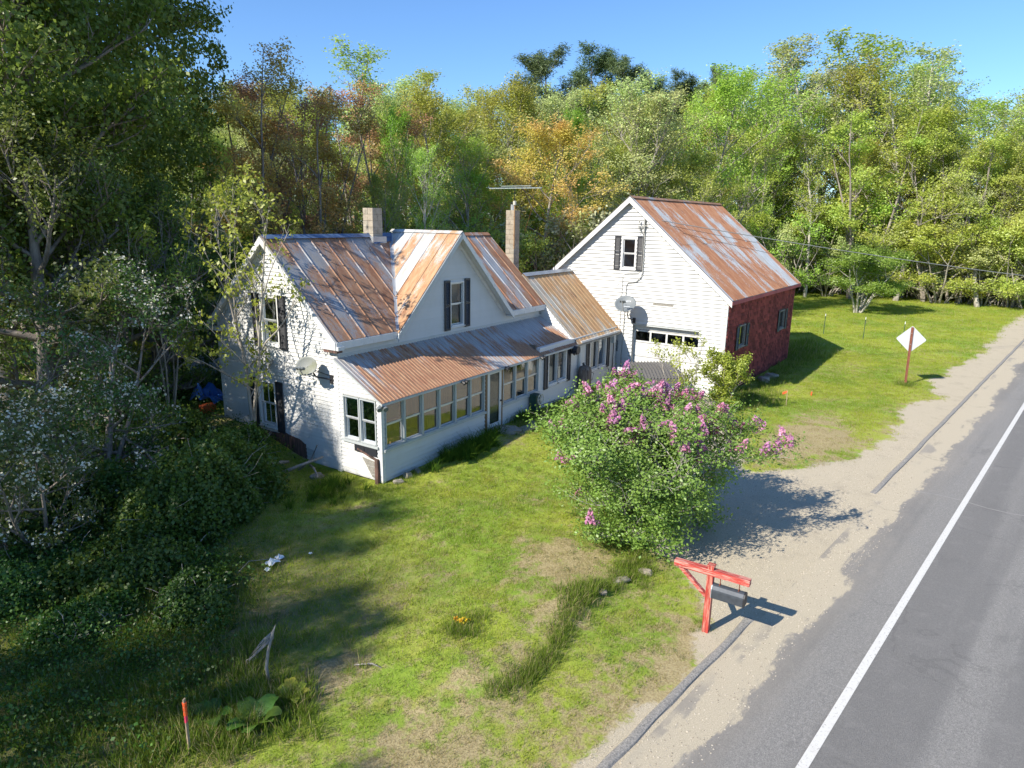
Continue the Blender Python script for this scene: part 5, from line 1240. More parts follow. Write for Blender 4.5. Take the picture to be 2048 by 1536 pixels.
tant = [blade_mesh('tuft', 40+i, 34, .25, .55, .02, .3, GTAN, segs=2) for i in range(2)]
def clear_of_house(x, y):
    a = (x > -.12) & (x < LX) & (y > -P-.12) & (y < 5.6); cb_, sb_ = math.cos(BYAW), math.sin(BYAW); u = (x-BX)*cb_+(y-BY)*sb_; v = -(x-BX)*sb_+(y-BY)*cb_
    return ~(a | ((u > -.05) & (u < BD+.1) & (v > -.1) & (v < BW)))
def sample(n_, x0, x1, y0, y1): return r.uniform(x0, x1, n_), r.uniform(y0, y1, n_)
def gsoft(x, y):
    ix = np.clip(np.searchsorted(xs, x), 0, nx-1); iy = np.clip(np.searchsorted(ys, y), 0, ny-1); return gv[ix, iy]
def lay(n_, box, dens_fn, thr=.4):
    x, y = sample(n_, *box); g_ = gsoft(x, y); k = (g_+.9*(vnoise(x*3.2, y*3.2, 9)-.5) < thr) & clear_of_house(x, y) & (road_dist(x, y) > 2.15); k &= r.random(n_) < dens_fn(x, y); return x[k], y[k]
# near lawn
x, y = lay(62000, (-11, 9, -12.2, 4), lambda x, y: 1-.30*dirt_mask(x, y))
dm = dirt_mask(x, y); dry = r.random(len(x)) < dm*1.1+.06
ii = np.where(dry, 4+r.integers(0, 3, len(x)), r.integers(0, 4, len(x)))
scatter('lawn_grass', np.stack([x, y, H(x, y)], 1), short+dryt, ii, r.uniform(.7, 1.35, len(x))*(1+.5*(fbm(x*.8, y*.8, 3)-.5)))
x, y = lay(38000, (9, 30, -15, 5), lambda x, y: 1-.6*dirt_mask(x, y))
dm = dirt_mask(x, y); dry = r.random(len(x)) < dm+.05
scatter('lawn_grass', np.stack([x, y, H(x, y)], 1), short+dryt, np.where(dry, 4+r.integers(0, 3, len(x)), r.integers(0, 4, len(x))), r.uniform(1.0, 1.8, len(x)))
x, y = lay(30000, (30, 76, -22, 9), lambda x, y: .9+0*x)
scatter('lawn_grass', np.stack([x, y, H(x, y)], 1), short+dryt, np.where(r.random(len(x)) < .12, 4, r.integers(0, 4, len(x))), r.uniform(1.6, 2.8, len(x)))
# long grass: bank line, corners, foundation, left foreground, around posts
Lx = []; Ls = []
def clump(cx, cy, sx, sy, n_, s0=.6, s1=1.1, rz=0):
    a, b = r.normal(0, 1, n_)*sx, r.normal(0, 1, n_)*sy; c_, s_ = math.cos(rz), math.sin(rz)
    px_ = cx+a*c_-b*s_; py_ = cy+a*s_+b*c_; k = clear_of_house(px_, py_) & (gsoft(px_, py_) < .45); Lx.append(np.stack([px_[k], py_[k], H(px_[k], py_[k])], 1)); Ls.append(r.uniform(s0, s1, k.sum()))
for t in np.linspace(0, 1, 15):
    clump(-5.0+t*4.9, -8.93-.12*math.sin(t*9), .16, .10, int(9+16*vnoise(t*7, 3.3, 2)), .45, .95)
clump(-4.3, -7.6, .28, .14, 40, .5, 1.0); clump(-.6, -9.35, .35, .2, 26, .5, .9); clump(-2.1, -8.75, .25, .15, 34, .8, 1.3)
clump(-7.9, -5.6, .8, .5, 230, .8, 1.5, .6); clump(-7.4, -6.4, .45, .3, 110, .8, 1.4); clump(-8.7, -4.6, .7, .5, 120, .7, 1.3); clump(-8.0, -3.0, .9, .7, 150, .5, 1.1); clump(-6.8, -3.4, .9, .6, 140, .5, 1.2)
clump(-1.3, -.8, .5, .35, 70, .6, 1.0); clump(-.5, -2.0, .5, .15, 40, .4, .8); clump(.9, -1.85, .5, .08, 30, .4, .7); clump(5.8, -2.4, .3, .2, 40, .6, 1.0); clump(7.0, -2.05, .55, .22, 120, .8, 1.4); clump(9.5, -2.0, 1.4, .15, 90, .5, 1.0)
clump(-9.6, -3.0, .7, .9, 120, .5, 1.1); clump(-5.3, -2.5, .8, .5, 90, .5, 1.0); clump(14.6, -7.2, .8, .5, 120, .8, 1.6); clump(19.5, -7.3, 3.5, .35, 200, .7, 1.3); clump(27.5, -4.5, 1.6, 1.6, 420, 1.2, 2.6); clump(22.2, -12.5, .25, .2, 30, .8, 1.2)
clump(3.0, -8.6, 1.6, 1.2, 130, .5, 1.0); clump(4.8, -6.6, 1.2, .7, 100, .5, 1.1); clump(26, -7.0, 1.0, .6, 120, .8, 1.5); clump(-1.7, -10.95, .2, .2, 12, .3, .6)
pp2 = np.concatenate(Lx); ss2 = np.concatenate(Ls)
scatter('long_grass', pp2, longt, r.integers(0, 3, len(pp2)), ss2)
Lx = []; Ls = []
clump(3.6, -2.15, .62, .16, 60, .75, 1.15); clump(2.5, -2.0, .35, .12, 22, .6, .9); clump(-1.2, -.9, .5, .25, 26, .6, .9); clump(6.7, -1.95, .4, .12, 20, .6, 1.0)
pp2 = np.concatenate(Lx); scatter('day_lilies', pp2, lily, r.integers(0, 3, len(pp2)), np.concatenate(Ls), tiltv=.25)
x, y = sample(9000, 36, 80, -20, 18); k = (road_dist(x, y) > 5) & ((x > 66-.0*y+3*vnoise(y*.3, x*.1, 4)) | (y > 3.0+.08*(x-36)+2*vnoise(x*.2, y*.2, 5))) & clear_of_house(x, y)
x = x[k]; y = y[k]; scatter('tall_dry_grass', np.stack([x, y, H(x, y)], 1), tant+[blade_mesh('tuft', 50, 34, .25, .5, .02, .3, GL)], r.integers(0, 3, len(x)), r.uniform(1.2, 2.2, len(x)))
# low weeds: leafy tufts on the bank and under the trees
def weed(name, seed, n_, R_, h_, size, leaf):
    q = np.random.default_rng(seed); C = np.stack([q.normal(0, R_*.5, n_), q.normal(0, R_*.5, n_), np.abs(q.normal(0, h_*.5, n_))+.02], 1); V, Fc, lv = leaf_cards(q, C, size, .7, None, .7); return mesh_np(name, V, Fc, LM[leaf], False, lv)
wk = [weed('weed', 1, 60, .28, .22, .045, 'weed'), weed('weed', 2, 70, .32, .35, .055, 'weed'), weed('weed', 3, 50, .3, .3, .05, 'vine'), weed('weed', 4, 60, .35, .4, .045, 'weed')]
x, y = sample(5200, -13, 1.5, -8, 16); k = clear_of_house(x, y) & (y > -2.9+1.04*(x+4.7)+1.0*vnoise(x, y, 3)) & (r.random(len(x)) < sst(.25, .5, fbm(x*.8, y*.8, 44))) & ((x < -4.2) | (y > -.2))
x = x[k]; y = y[k]; scatter('bank_weeds', np.stack([x, y, H(x, y)], 1), wk, r.integers(0, 4, len(x)), r.uniform(.6, 1.4, len(x)))
x, y = sample(9000, -2, 66, 6.5, 30); k = clear_of_house(x, y) & (y > 6+.10*np.maximum(0, x-20))
x = x[k]; y = y[k]; scatter('woodland_floor_plants', np.stack([x, y, H(x, y)], 1), wk, r.integers(0, 4, len(x)), r.uniform(1.2, 2.6, len(x)))
# gravel stones
q = np.random.default_rng(5)
def pebble(seed, m):
    q = np.random.default_rng(seed); a = np.array([(1,0,0),(-1,0,0),(0,1,0),(0,-1,0),(0,0,.7),(0,0,-.7)], float)*q.uniform(.7, 1.2, (6, 3)); Fq = [(0,2,4),(2,1,4),(1,3,4),(3,0,4),(2,0,5),(1,2,5),(3,1,5),(0,3,5)]
    return mesh_np('pebble', a, Fq, m)
pm_ = [pebble(1, flat('gravel_pale', (.62, .55, .44), .9, 0, .4)), pebble(2, flat('gravel_grey', (.40, .36, .30), .9, 0, .4)), pebble(3, flat('gravel_dark', (.22, .19, .15), .9))]
x, y = sample(46000, -9, 16, -13.5, -3); k = (gsoft(x, y)+.5*(vnoise(x*3, y*3, 9)-.5) > .55) & (road_dist(x, y) > .9) & clear_of_house(x, y); x = x[k]; y = y[k]
scatter('gravel', np.stack([x, y, np.where(road_dist(x, y) < 1.75, .008, 0)+np.where(road_dist(x, y) < 2.2, 0, H(x, y))], 1), pm_, q.integers(0, 3, len(x)), q.uniform(.004, .014, len(x))*1.1)

x, y = lay(2600, (-9, 9, -12, 2), lambda x, y: .3+.7*(vnoise(x*1.3, y*1.3, 8) > .5))
scatter('lawn_weeds', np.stack([x, y, H(x, y)], 1), wk[:3], r.integers(0, 3, len(x)), r.uniform(.14, .30, len(x)))

# ------------------------------------------------------------------ small things
def gz_(x, y): return h1(x, y) if float(road_dist(x, y)) > 2.2 else 0.0
# mailbox on its red post
t = thing('mailbox_post', 'faded red wooden mailbox post with long cross beam and one brace', 'post', (-1.72, -10.95, 0))
mb = MB(); mb.box((-.055, -.055, -.3), (.055, .055, 1.27)); mb.box((-.065, -.065, 1.27), (.065, .065, 1.29)); mb.build('post', M['redpaintz'], t, bevel=.006)
mb = MB(); mb.box((-.063, -.66, 1.10), (.063, .64, 1.21)); mb.build('beam', M['redpaint'], t, bevel=.006)
mb = MB(); mb.bar((0, .54, 1.10), (0, .05, .68), .085, .06); mb.build('brace', M['redpaint'], t, bevel=.004)
mbx = thing('mailbox', 'dark grey metal mailbox hanging under the red beam', 'mailbox', (-1.72, -11.28, .72))
prof = [(-.10, 0), (-.10, .13)]+[(-.10*math.cos(a), .13+.11*math.sin(a)) for a in np.linspace(0, PI, 11)[1:-1]]+[(.10, .13), (.10, 0)]
MB().prism([(a, .27, b) for a, b in prof], (0, -.53, 0)).build('body', M['mailbox'], mbx, bevel=.003)
MB().prism([(a*1.04, -.262, b*1.02-.003) for a, b in prof], (0, -.022, 0)).build('door', M['blackplastic'], mbx)
MB().prism([(a*1.02, .282, b*1.01) for a, b in prof], (0, -.012, 0)).build('back_rim', M['zinc'], mbx)
mb = MB()
for yy in (-.16, .16): mb.tube([(0, yy, .24), (0, yy, .39)], .009, 6); mb.tube([(-.04, yy, .235), (0, yy, .25), (.04, yy, .235)], .012, 6)
mb.build('hanger', M['rustpost'], mbx)
# road sign seen from behind
t = thing('road_sign', 'diamond road sign seen from its plain grey back on a leaning rusty post', 'sign', (22.14, -12.5, 0)); t.rotation_euler = (rad(-1.5), rad(3), 0)
mb = MB(); mb.box((-.03, -.035, -.3), (.01, .035, 2.62)); mb.box((-.05, -.05, -.3), (-.03, -.03, 2.62)); mb.box((-.05, .03, -.3), (-.03, .05, 2.62)); mb.build('post', M['rustpost'], t)
cz_ = 2.08; h_ = .60; rc = .06; pts = []
for k in range(4):
    a0 = PI/2*k; cx_, cy_ = math.cos(a0)*(h_-rc*1.41), math.sin(a0)*(h_-rc*1.41)
    for da in (-PI/4, -PI/8, 0, PI/8, PI/4): pts.append((.025, cx_+rc*math.cos(a0+da), cz_+cy_+rc*math.sin(a0+da)))
MB().prism(pts, (.004, 0, 0)).build('sign_plate', M['signback'], t)
mb = MB(); mb.tube([(-.055, 0, 2.35), (.03, 0, 2.35)], .014, 8); mb.tube([(-.055, 0, 1.85), (.03, 0, 1.85)], .014, 8); mb.build('bolt', M['zinc'], t)
# survey stakes
def stake(x, y, hgt, cm, lb, lean=(0, 0), flag=None):
    t = thing('survey_stake', lb, 'stake', (x, y, gz_(x, y))); t.rotation_euler = (lean[0], lean[1], .4)
    MB().box((-.02, -.009, -.2), (.02, .009, hgt)).build('stake', M['stake'], t)
    if flag:
        mb = MB(); k = 5; vs = []
        for i in range(k+1):
            vs += [(-.002+.01*math.sin(i*1.7), .01+flag*i/k, hgt-.02-.07*(i/k)**1.3), (-.002-.01*math.sin(i*1.3), .01+flag*i/k*.95, hgt-.09-.10*(i/k))]
        mb.add(vs, [(2*i, 2*i+2, 2*i+3, 2*i+1) for i in range(k)]); mb.build('ribbon', M[cm], t)
    else:
        mb = MB(); 
        for i in range(3): mb.tube([(0, 0, hgt-.05-.07*i), (0, 0, hgt-.11-.07*i)], [.030-.003*i, .026], 7)
        mb.build('ribbon', M[cm], t); MB().box((-.021, -.010, hgt-.36), (.021, .010, hgt-.25)).build('painted_band', M['flagpink'], t)
stake(-8.42, -6.17, .86, 'flagorange', 'tall survey stake with orange and pink ribbon in the long grass at the bottom', (.03, -.03))
stake(-6.3, 3.4, .72, 'flagpink', 'survey stake with pink ribbon at the left border below the apple', (.0, -.12))
stake(15.18, -8.81, .62, 'flagorange', 'pale stake with orange flag blowing beside the barn', (.0, .02), .17)
stake(17.4, -9.35, .22, 'flagorange', 'tiny stub stake in the grass right of the barn', (.1, .0))
# fence posts on the far lawn
for x_, y_, h_, lb in ((35.5, -6.95, 1.35, 'thin green steel post nearest the barn corner'), (34.5, -9.4, 1.45, 'thin green steel post left of the road sign'), (33.4, -11.6, 1.5, 'steel post tip showing just above the road sign')):
    t = thing('fence_post', lb, 'post', (x_, y_, gz_(x_, y_))); MB().bar((0, 0, -.2), (0, 0, h_-.15), .035).build('post', M['green'], t); MB().bar((0, 0, h_-.149), (0, 0, h_), .037).build('white_tip', M['trim'], t)
# satellite dishes
def dish(name, lb, loc, aim, r_, wallpt, mat, arm_dir, text=None):
    t = thing(name, lb, 'satellite dish', loc)
    aim = Vector(aim).normalized(); q = aim.to_track_quat('Z', 'Y').to_matrix()
    mb = MB(); R_, S_ = 7, 28
    rings = []
    for i in range(R_+1):
        f = i/R_
        for j in range(S_):
            a = 2*PI*j/S_; mb.v.append(tuple(q @ Vector((r_*f*math.cos(a), r_*.88*f*math.sin(a), .16*r_*f*f*1.6))))
    for i in range(R_):
        for j in range(S_): mb.f.append((i*S_+j, i*S_+(j+1) % S_, (i+1)*S_+(j+1) % S_, (i+1)*S_+j))
    rf = mb.build('reflector', mat, t, True); so_ = rf.modifiers.new('thick', 'SOLIDIFY'); so_.thickness = .012
    low = q @ Vector((0, -r_*.80, .16)); feed = aim*r_*1.25+low*.55
    MB().tube([low*.9-aim*.06, low*1.12, feed], .016, 8).build('feed_arm', M['greywire'], t)
    f_ = MB(); f_.tube([feed, feed-(aim*.16)], [.035, .05], 10)
    side = aim.cross(Vector((0, 0, 1))).normalized()
    for s in (-1, 1): f_.tube([feed+side*.09*s, feed+side*.09*s-aim*.12], [.03, .042], 10)
    f_.bar(feed-side*.12, feed+side*.12, .03); f_.build('feed_horn', M['dish'], t)
    w_ = Vector(wallpt)-Vector(loc); m_ = MB(); m_.tube([-aim*.03, -aim*.12, Vector((w_.x*.35, w_.y*.35, w_.z*.8)), w_], .024, 8); m_.obox(w_, (.012, 0, 0), (0, .07, 0), (0, 0, .12)); m_.bar(-aim*.05+side*.05, w_+Vector((0, .12, .1)), .016); m_.build('mount', M['blackplastic'], t)
    return t, q, rf
t, q, rf = dish('satellite_dish', 'oval grey satellite dish with white lettering on the barn front above the garage', (13.95, -2.25, 3.55), (-.62, -.12, .52), .46, (14.54, -2.42, 2.85), M['dish'], None)
fc = D.curves.new('dish_lettering', 'FONT'); fc.body = 'D 20074'; fc.size = .115; fc.align_x = 'CENTER'; fc.align_y = 'CENTER'; fc.extrude = .001
fc.materials.append(M['decal']); f0 = D.objects.new('lettering_source', fc); sc.collection.objects.link(f0); bpy.context.view_layer.update()
lme = D.meshes.new_from_object(f0.evaluated_get(bpy.context.evaluated_depsgraph_get())); D.objects.remove(f0)
fo = link(D.objects.new('lettering', lme), t)
qm = q.to_4x4(); 
# lettering reads level across the upper half of the face
aimv = q @ Vector((0, 0, 1)); sidev = Vector((0, 0, 1)).cross(aimv).normalized(); upv = aimv.cross(sidev)
ml = Matrix((sidev, upv, aimv)).transposed().to_4x4(); fo.matrix_local = Matrix.Translation(aimv*.06+upv*.14) @ ml @ Matrix.Rotation(rad(6), 4, 'Z')
mb = MB(); mb.obox(aimv*.055-upv*.10+sidev*.08, sidev*.13, upv*.008, aimv*.001); mb.build('decal_stripe', M['decal'], t)
dish('satellite_dish', 'old mossy satellite dish on the gable wall beside the corner board', (-.42, .72, 2.98), (-.75, -.32, .38), .31, (-.03, .22, 2.62), M['dishold'], None)
# television antenna strapped to the second chimney
t = thing('tv_antenna', 'television antenna with long boom on a mast strapped to the tall chimney', 'antenna', (12.42, 2.42, 5.3))
MB().tube([(0, 0, .45), (0, 0, 2.35)], .028, 8).build('mast', M['copper'], t); MB().tube([(0, 0, 2.35), (0, 0, 3.02)], .016, 8).build('upper_mast', M['blackplastic'], t)
MB().tube([(0, 0, 2.28), (0, 0, 2.45)], .07, 10).build('rotator', M['beige'], t)
mb = MB(); mb.bar((0, -1.30, 2.97), (0, 1.33, 2.97), .03); mb.bar((0, -.80, 3.06), (0, .70, 3.06), .022); mb.build('boom', M['antenna'], t)
for i in range(12):
    yy = -1.25+i*.225; hl = .24+.30*abs(math.sin(i*1.1)); mb = MB().tube([(-hl, yy, 2.99), (hl, yy, 2.99)], .007, 5); mb.build('element', M['antenna'], t)
mb = MB(); mb.tube([(0, -.9, 2.97), (.02, -.92, 2.3), (.05, -.5, 1.2)], .006, 5)
for z in (.6, 1.0, 1.8): mb.bar((-.03, -.02, z), (.12, .14, z), .02)
mb.build('strap', M['rustpost'], t)
# wires from the barn front to a pole beyond the right border
ux, uy = math.cos(BYAW), math.sin(BYAW)
def bw(a, b, z): return Vector((BX+a*ux-b*uy, BY+a*uy+b*ux, z))
pc = C0+ray(2470, 590)*46; pole = (float(pc[0]), float(pc[1]))
t = thing('utility_pole', 'wooden utility pole across the road beyond the right border', 'utility pole', (pole[0], pole[1], 0)); MB().tube([(0, 0, -.5), (0, 0, float(pc[2])+2.5)], [.16, .11], 12).build('pole', M['greywood'], t); MB().bar((-1.1, 0, float(pc[2])+1.8), (1.1, 0, float(pc[2])+1.8), .1).build('crossarm', M['greywood'], t)
for k, (dz_, sag, rd_, lb) in enumerate(((0, .75, .018, 'thick black service wire running from the barn peak to the right'), (-.18, 1.3, .008, 'thin upper telephone wire from the barn front'), (-.4, 2.0, .008, 'thin lower slack wire from the barn front'))):
    a = bw(-.15, 3.72, 7.15+dz_*.6); b = Vector((pole[0], pole[1], float(pc[2])+dz_)); pts = []
    for i in range(41):
        s = i/40; p_ = a.lerp(b, s); p_.z -= sag*4*s*(1-s)*.6; pts.append(p_)
    o = MB().tube(pts, rd_, 5).build('overhead_wire', M['wire'] if k else M['greywire']); tag(o, lb, 'wire')
# garden hose reel
t = thing('hose_reel', 'dark green hose reel cabinet with spoked pale wheel against the porch wall', 'hose reel', (7.55, -P-.22, gz_(7.5, -2)))
MB().box((-.22, -.15, .05), (.12, .15, .78)).build('cabinet', M['green'], t, bevel=.03)
mb = MB(); n_ = 20; ring = [(.20, .17*math.cos(2*PI*i/n_)-.05, .62+.20*math.sin(2*PI*i/n_)) for i in range(n_+1)]; ring = [(.16+.0*c, b, c) for a, b, c in ring]
ring = [(.0+.19*math.cos(2*PI*i/n_), -.20, .60+.20*math.sin(2*PI*i/n_)) for i in range(n_+1)]; mb.tube(ring, .018, 6, False)
for i in range(6): a = 2*PI*i/6; mb.tube([(0, -.2, .6), (.19*math.cos(a), -.2, .6+.2*math.sin(a))], .013, 5)
mb.tube([(0, -.22, .6), (0, -.14, .6)], .045, 10); mb.build('wheel', M['beige'], t)
# brown tank
t = thing('upright_tank', 'rusty brown upright tank standing against the ell between two windows', 'tank', (11.05, -P-.36, gz_(11, -2)))
rsx = [(-.02, .20), (.02, .26), (.9, .265), (1.02, .22), (1.08, .09)]; MB().tube([(0, 0, z+.12) for z, a in rsx], [a for z, a in rsx], 18).build('shell', M['tank'], t, True)
MB().tube([(0, .05, 1.18), (0, .10, 1.30)], .045, 8).build('collar', M['blackplastic'], t)
# ribbed bin before the garage
t = thing('rubbish_bin', 'low bin with sloping ribbed black lid before the garage door', 'bin', (13.25, -3.95, -.06), math.atan2(-.77, .64))
t.scale = (.88, .88, .95)
MB().box((-1.0, -.72, .15), (1.0, .62, 1.02)).build('body', M['greytrim'], t)
mb = MB(); lidz = lambda y: 1.30+.18*(y) - .25*max(0, -y-.2)
k = 8; ys2 = [.72-1.55*i/k for i in range(k+1)]
for i in range(k): mb.add([(-1.08, ys2[i], lidz(ys2[i])), (1.08, ys2[i], lidz(ys2[i])), (1.08, ys2[i+1], lidz(ys2[i+1])), (-1.08, ys2[i+1], lidz(ys2[i+1]))], [(0, 1, 2, 3)])
mb.box((-1.09, -.86, lidz(-.83)-.14), (1.09, -.83, lidz(-.83))); mb.box((-1.09, -.83, 1.0), (-1.07, .72, 1.16)); mb.box((1.07, -.83, 1.0), (1.09, .72, 1.16)); ld = mb.build('lid', M['lid'], t)
rb = MB()
for i in range(k): rb.add([(-.03, ys2[i], lidz(ys2[i])), (.03, ys2[i], lidz(ys2[i])), (.03, ys2[i+1], lidz(ys2[i+1])), (-.03, ys2[i+1], lidz(ys2[i+1])), (-.02, ys2[i], lidz(ys2[i])+.045), (.02, ys2[i], lidz(ys2[i])+.045), (.02, ys2[i+1], lidz(ys2[i+1])+.045), (-.02, ys2[i+1], lidz(ys2[i+1])+.045)], [(4, 5, 6, 7), (0, 4, 7, 3), (1, 2, 6, 5)])
rbm = rb.mesh('rib', M['lid'])
for i in range(14): inst('rib', rbm, ld, (-1.0+i*.154, 0, 0))
# white board leaning on the bin
t = thing('notice_board', 'small white printed board standing left of the ribbed bin', 'board', (12.9, -2.75, 0), rad(20))
MB().box((-.02, -.22, .45), (.0, .22, 1.12)).build('panel', M['whiteboard'], t); mb = MB(); mb.box((0.001, -.20, 0), (.03, -.17, 1.0)); mb.box((.001, .17, 0), (.03, .20, 1.0)); mb.build('leg', M['greywood'], t)
mb = MB()
for i in range(5): mb.box((-.024, -.13+.02*(i % 2), .95-.07*i), (-.021, .05+.04*(i % 3), .975-.07*i))
mb.build('printing', M['dish'], t)
# stone doorstep and loose stones
def rock(x, y, sx, sy, sz, lb, z=None, seed=0, cat='stone', m='stone', name='field_stone'):
    q_ = np.random.default_rng(seed+int(abs(x)*100)); mb = MB(); U, W_ = 10, 6
    for i in range(W_+1):
        th = PI*i/W_
        for j in range(U):
            a = 2*PI*j/U; k_ = 1+q_.normal(0, .09); c_ = abs(math.cos(a))**.6*np.sign(math.cos(a)); s_ = abs(math.sin(a))**.6*np.sign(math.sin(a))
            mb.v.append((sx*c_*math.sin(th)**.5*k_, sy*s_*math.sin(th)**.5*k_, sz*math.cos(th)*k_))
    for i in range(W_):
        for j in range(U): mb.f.append((i*U+j, (i+1)*U+j, (i+1)*U+(j+1) % U, i*U+(j+1) % U))
    o = mb.build(name, M[m]); o.location = (x, y, (gz_(x, y) if z is None else z)+sz*.25); o.rotation_euler = (q_.normal(0, .08), q_.normal(0, .08), q_.uniform(0, 3)); return tag(o, lb, cat)
rock(5.25, -2.05, .50, .34, .12, 'flat stone doorstep under the porch door', name='doorstep'); rock(5.7, -2.5, .40, .22, .08, 'smaller slab beside the stone doorstep', seed=1)
rock(6.35, -2.35, .22, .16, .10, 'rounded stone by the long grass near the hose reel', seed=2)
rock(-.45, -9.28, .17, .11, .07, 'pale stone at the foot of the lilac near the mailbox', seed=3); rock(-1.15, -9.05, .22, .09, .06, 'long flat stone sunk in the grassy bank', seed=4); rock(-1.8, -8.95, .14, .09, .05, 'small grey stone farther along the grassy bank', seed=9)
rock(.72, -1.82, .13, .10, .13, 'block-like stone on the ground below the porch band of windows', seed=5); rock(.25, -1.9, .16, .10, .08, 'darker stone at the charred porch corner', seed=6); rock(1.15, -1.8, .2, .08, .06, 'flat stone close to the porch wall foot', seed=7)
rock(-.75, .2, .20, .14, .10, 'stone at the gable foot among sticks', seed=8); rock(18.8, -7.1, .35, .25, .2, 'grey rubble stone at the foot of the red barn wall', seed=10); rock(19.9, -7.2, .3, .3, .16, 'second rubble stone beside the red barn wall', seed=11)
# sticks
def stick(pts, r_, lb, name='dead_branch'): return tag(MB().tube(pts, r_, 6).build(name, M['graystick'], None, True), lb, 'branch')
z0 = h1(-.8, .8)
stick([(-1.35, .95, z0+.10), (-.9, .75, z0+.22), (-.35, .35, z0+.42)], [.05, .045, .03], 'bleached log leaning across the sticks at the gable foot')
stick([(-.75, .95, z0+.0), (-.55, .62, z0+.35), (-.42, .50, z0+.75)], [.04, .035, .02], 'upright broken stake among the sticks at the gable foot')
stick([(-.3, 1.0, z0+.02), (-.7, .35, z0+.18), (-.95, -.1, z0+.1)], [.03, .03, .015], 'thin crossing stick at the gable foot')
stick([(-1.9, 1.5, z0+.25), (-1.3, 1.25, z0+.32), (-.8, 1.3, z0+.2)], [.06, .07, .04], 'pale driftwood lump lying above the vine mound')
zz = h1(-5.8, -6.75); stick([(-5.9, -6.6, zz+.02), (-5.75, -6.85, zz+.06), (-5.7, -7.05, zz+.02)], [.012, .014, .006], 'small bare stick lying on the lawn')
zz = h1(-6.93, -5.87); t = thing('dead_sapling', 'bleached broken sapling trunk with drooping roots standing in the long grass', 'dead tree', (-6.93, -5.87, zz))
MB().tube([(0, 0, -.1), (-.02, .03, .28), (.03, .02, .55), (.12, .0, .82), (.16, -.02, .93)], [.028, .026, .024, .02, .004], 7).build('trunk', M['graystick'], t, True)
mb = MB()
for i in range(7): a = i*.45; mb.tube([(.13, 0, .84-.02*i), (.02-.03*i, .12+.02*math.sin(i), .70-.03*i), (-.10-.02*i, .20+.03*math.cos(i*2), .50-.01*i), (-.06-.03*i, .16, .42)], [.009, .007, .005, .002], 5)
mb.build('roots', M['graystick'], t, True)
# litter, tarp, odd junk behind the gable corner
def crumple(name, x, y, z, s, m, lb, cat, seed=0, flat_=.5):
    q_ = np.random.default_rng(seed); k = 7; mb = MB()
    for i in range(k):
        for j in range(k): mb.v.append(((i/(k-1)-.5)*s*(1+q_.normal(0, .06)), (j/(k-1)-.5)*s*.8*(1+q_.normal(0, .06)), abs(q_.normal(0, .5))*s*flat_*(1-((i/(k-1)-.5)**2+(j/(k-1)-.5)**2)*1.8)))
    mb.f = [(i*k+j, (i+1)*k+j, (i+1)*k+j+1, i*k+j+1) for i in range(k-1) for j in range(k-1)]
    o = mb.build(name, M[m]); o.location = (x, y, z); o.rotation_euler = (0, 0, q_.uniform(0, 6)); return tag(o, lb, cat)
crumple('litter_scrap', -4.55, -2.85, h1(-4.55, -2.85)+.06, .26, 'decal', 'largest crumpled white scrap at the right foot of the vine mound', 'litter', 1); crumple('litter_scrap', -4.30, -2.75, h1(-4.3, -2.75)+.04, .18, 'decal', 'white scrap just right of the largest scrap', 'litter', 2)
crumple('litter_scrap', -4.75, -2.95, h1(-4.75, -2.95)+.03, .12, 'decal', 'small white scrap half under the vine leaves', 'litter', 3); crumple('litter_scrap', -3.80, -3.12, h1(-3.8, -3.1)+.03, .08, 'decal', 'tiny white scrap out on the lawn', 'litter', 4)
stick([(-5.3, -2.75, .12), (-4.95, -2.65, .2), (-4.55, -2.8, .12)], .007, 'thin arching twig over the white scraps')
crumple('blue_tarp', .35, 6.6, h1(.35, 6.6)+.25, 1.1, 'blue', 'bunched blue tarp in the gloom left of the gable corner', 'tarp', 5, .8)
MB(); o = MB().box((-.22, -.15, 0), (.22, .15, .28)).build('orange_crate', flat('orange_plastic', (.5, .10, .03), .5), None, bevel=.02); o.location = (-.1, 6.1, h1(-.1, 6.1)); tag(o, 'small orange plastic crate under the blue tarp', 'crate')
t = thing('garden_cart', 'pale blue tipped cart standing in the shade behind the gable corner', 'cart', (2.2, 9.6, h1(2.2, 9.6)), .6); 
mb = MB(); mb.prism([(-.6, -.35, .45), (.6, -.35, .45), (.8, -.45, .95), (-.8, -.45, .95)], (0, .04, 0)); mb.prism([(-.6, .35, .45), (.6, .35, .45), (.8, .45, .95), (-.8, .45, .95)], (0, .04, 0)); mb.box((-.6, -.35, .42), (.6, .39, .46)); mb.build('tray', M['signback'], t)
mb = MB(); mb.tube([(-.3, -.45, .22), (-.3, .45, .22)], .02, 8); mb.bar((.5, 0, .45), (1.3, 0, .2), .04); mb.build('frame', M['blackplastic'], t)
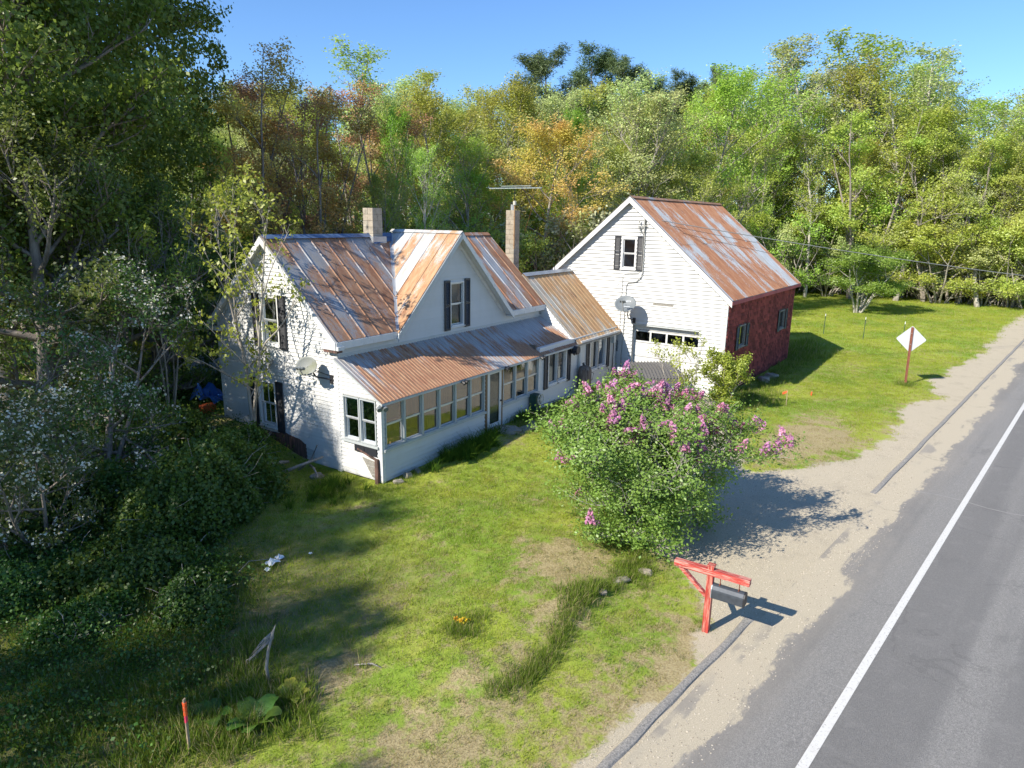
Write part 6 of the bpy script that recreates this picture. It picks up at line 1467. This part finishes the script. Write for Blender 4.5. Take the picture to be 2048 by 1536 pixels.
for s in (-.45, .45): MB().tube([(-.3, s-.03, .22), (-.3, s+.03, .22)], .22, 16).build('wheel', M['blackplastic'], t)
# dock leaves and the daffodil tuft
def bigleaf(lb, x, y, n_, s, leaf, seed, name='dock_plant'):
    q_ = np.random.default_rng(seed); t = thing(name, lb, 'plant', (x, y, h1(x, y)))
    for i in range(n_):
        a = 2*PI*i/n_+q_.normal(0, .3); L_ = s*q_.uniform(.7, 1.15); w_ = L_*.34; mb = MB(); k = 5; vs = []
        for j in range(k+1):
            f = j/k; wd = w_*math.sin(PI*(.08+.86*f))**.8*(1+.08*math.sin(f*19)); rr_ = .05+L_*f*.9; zz = .03+.45*L_*math.sin(f*2.2)
            for sgn in (-1, 0, 1): vs.append((math.cos(a)*rr_-math.sin(a)*wd*sgn, math.sin(a)*rr_+math.cos(a)*wd*sgn, zz+(.06*L_ if sgn else 0)+q_.normal(0, .006)))
        for j in range(k): mb.f += [(3*j, 3*j+1, 3*j+4, 3*j+3), (3*j+1, 3*j+2, 3*j+5, 3*j+4)]
        mb.v = vs; me = mb.mesh('leaf', LM[leaf], True); a_ = me.attributes.new('lv', 'FLOAT', 'FACE'); a_.data.foreach_set('value', [float(q_.random())]*len(me.polygons)); inst('leaf', me, t)
bigleaf('broad leafed dock plant in the long grass right of the near survey stake', -7.62, -6.45, 9, .36, 'vine', 1)
bigleaf('pale drooping thistle-like plant beside the dead sapling', -6.95, -6.45, 6, .26, 'sapling', 2)
bigleaf('second dock rosette behind the near survey stake', -7.9, -5.85, 6, .33, 'vine', 3)
t = thing('daffodil_tuft', 'yellow flowers lying in a grass tuft in the middle of the lawn', 'flowers', (-4.25, -7.48, h1(-4.25, -7.48)))
for i in range(4):
    q_ = np.random.default_rng(i); C = q_.normal(0, .02, (14, 3)); V, Fc, lv = leaf_cards(q_, C, .05, .5, C*20, .6); inst('flower', mesh_np('flower', V, Fc, LM['yellowpetal'], False, lv), t, (.05*math.cos(i*2.1), .09*math.sin(i*1.7), .13))
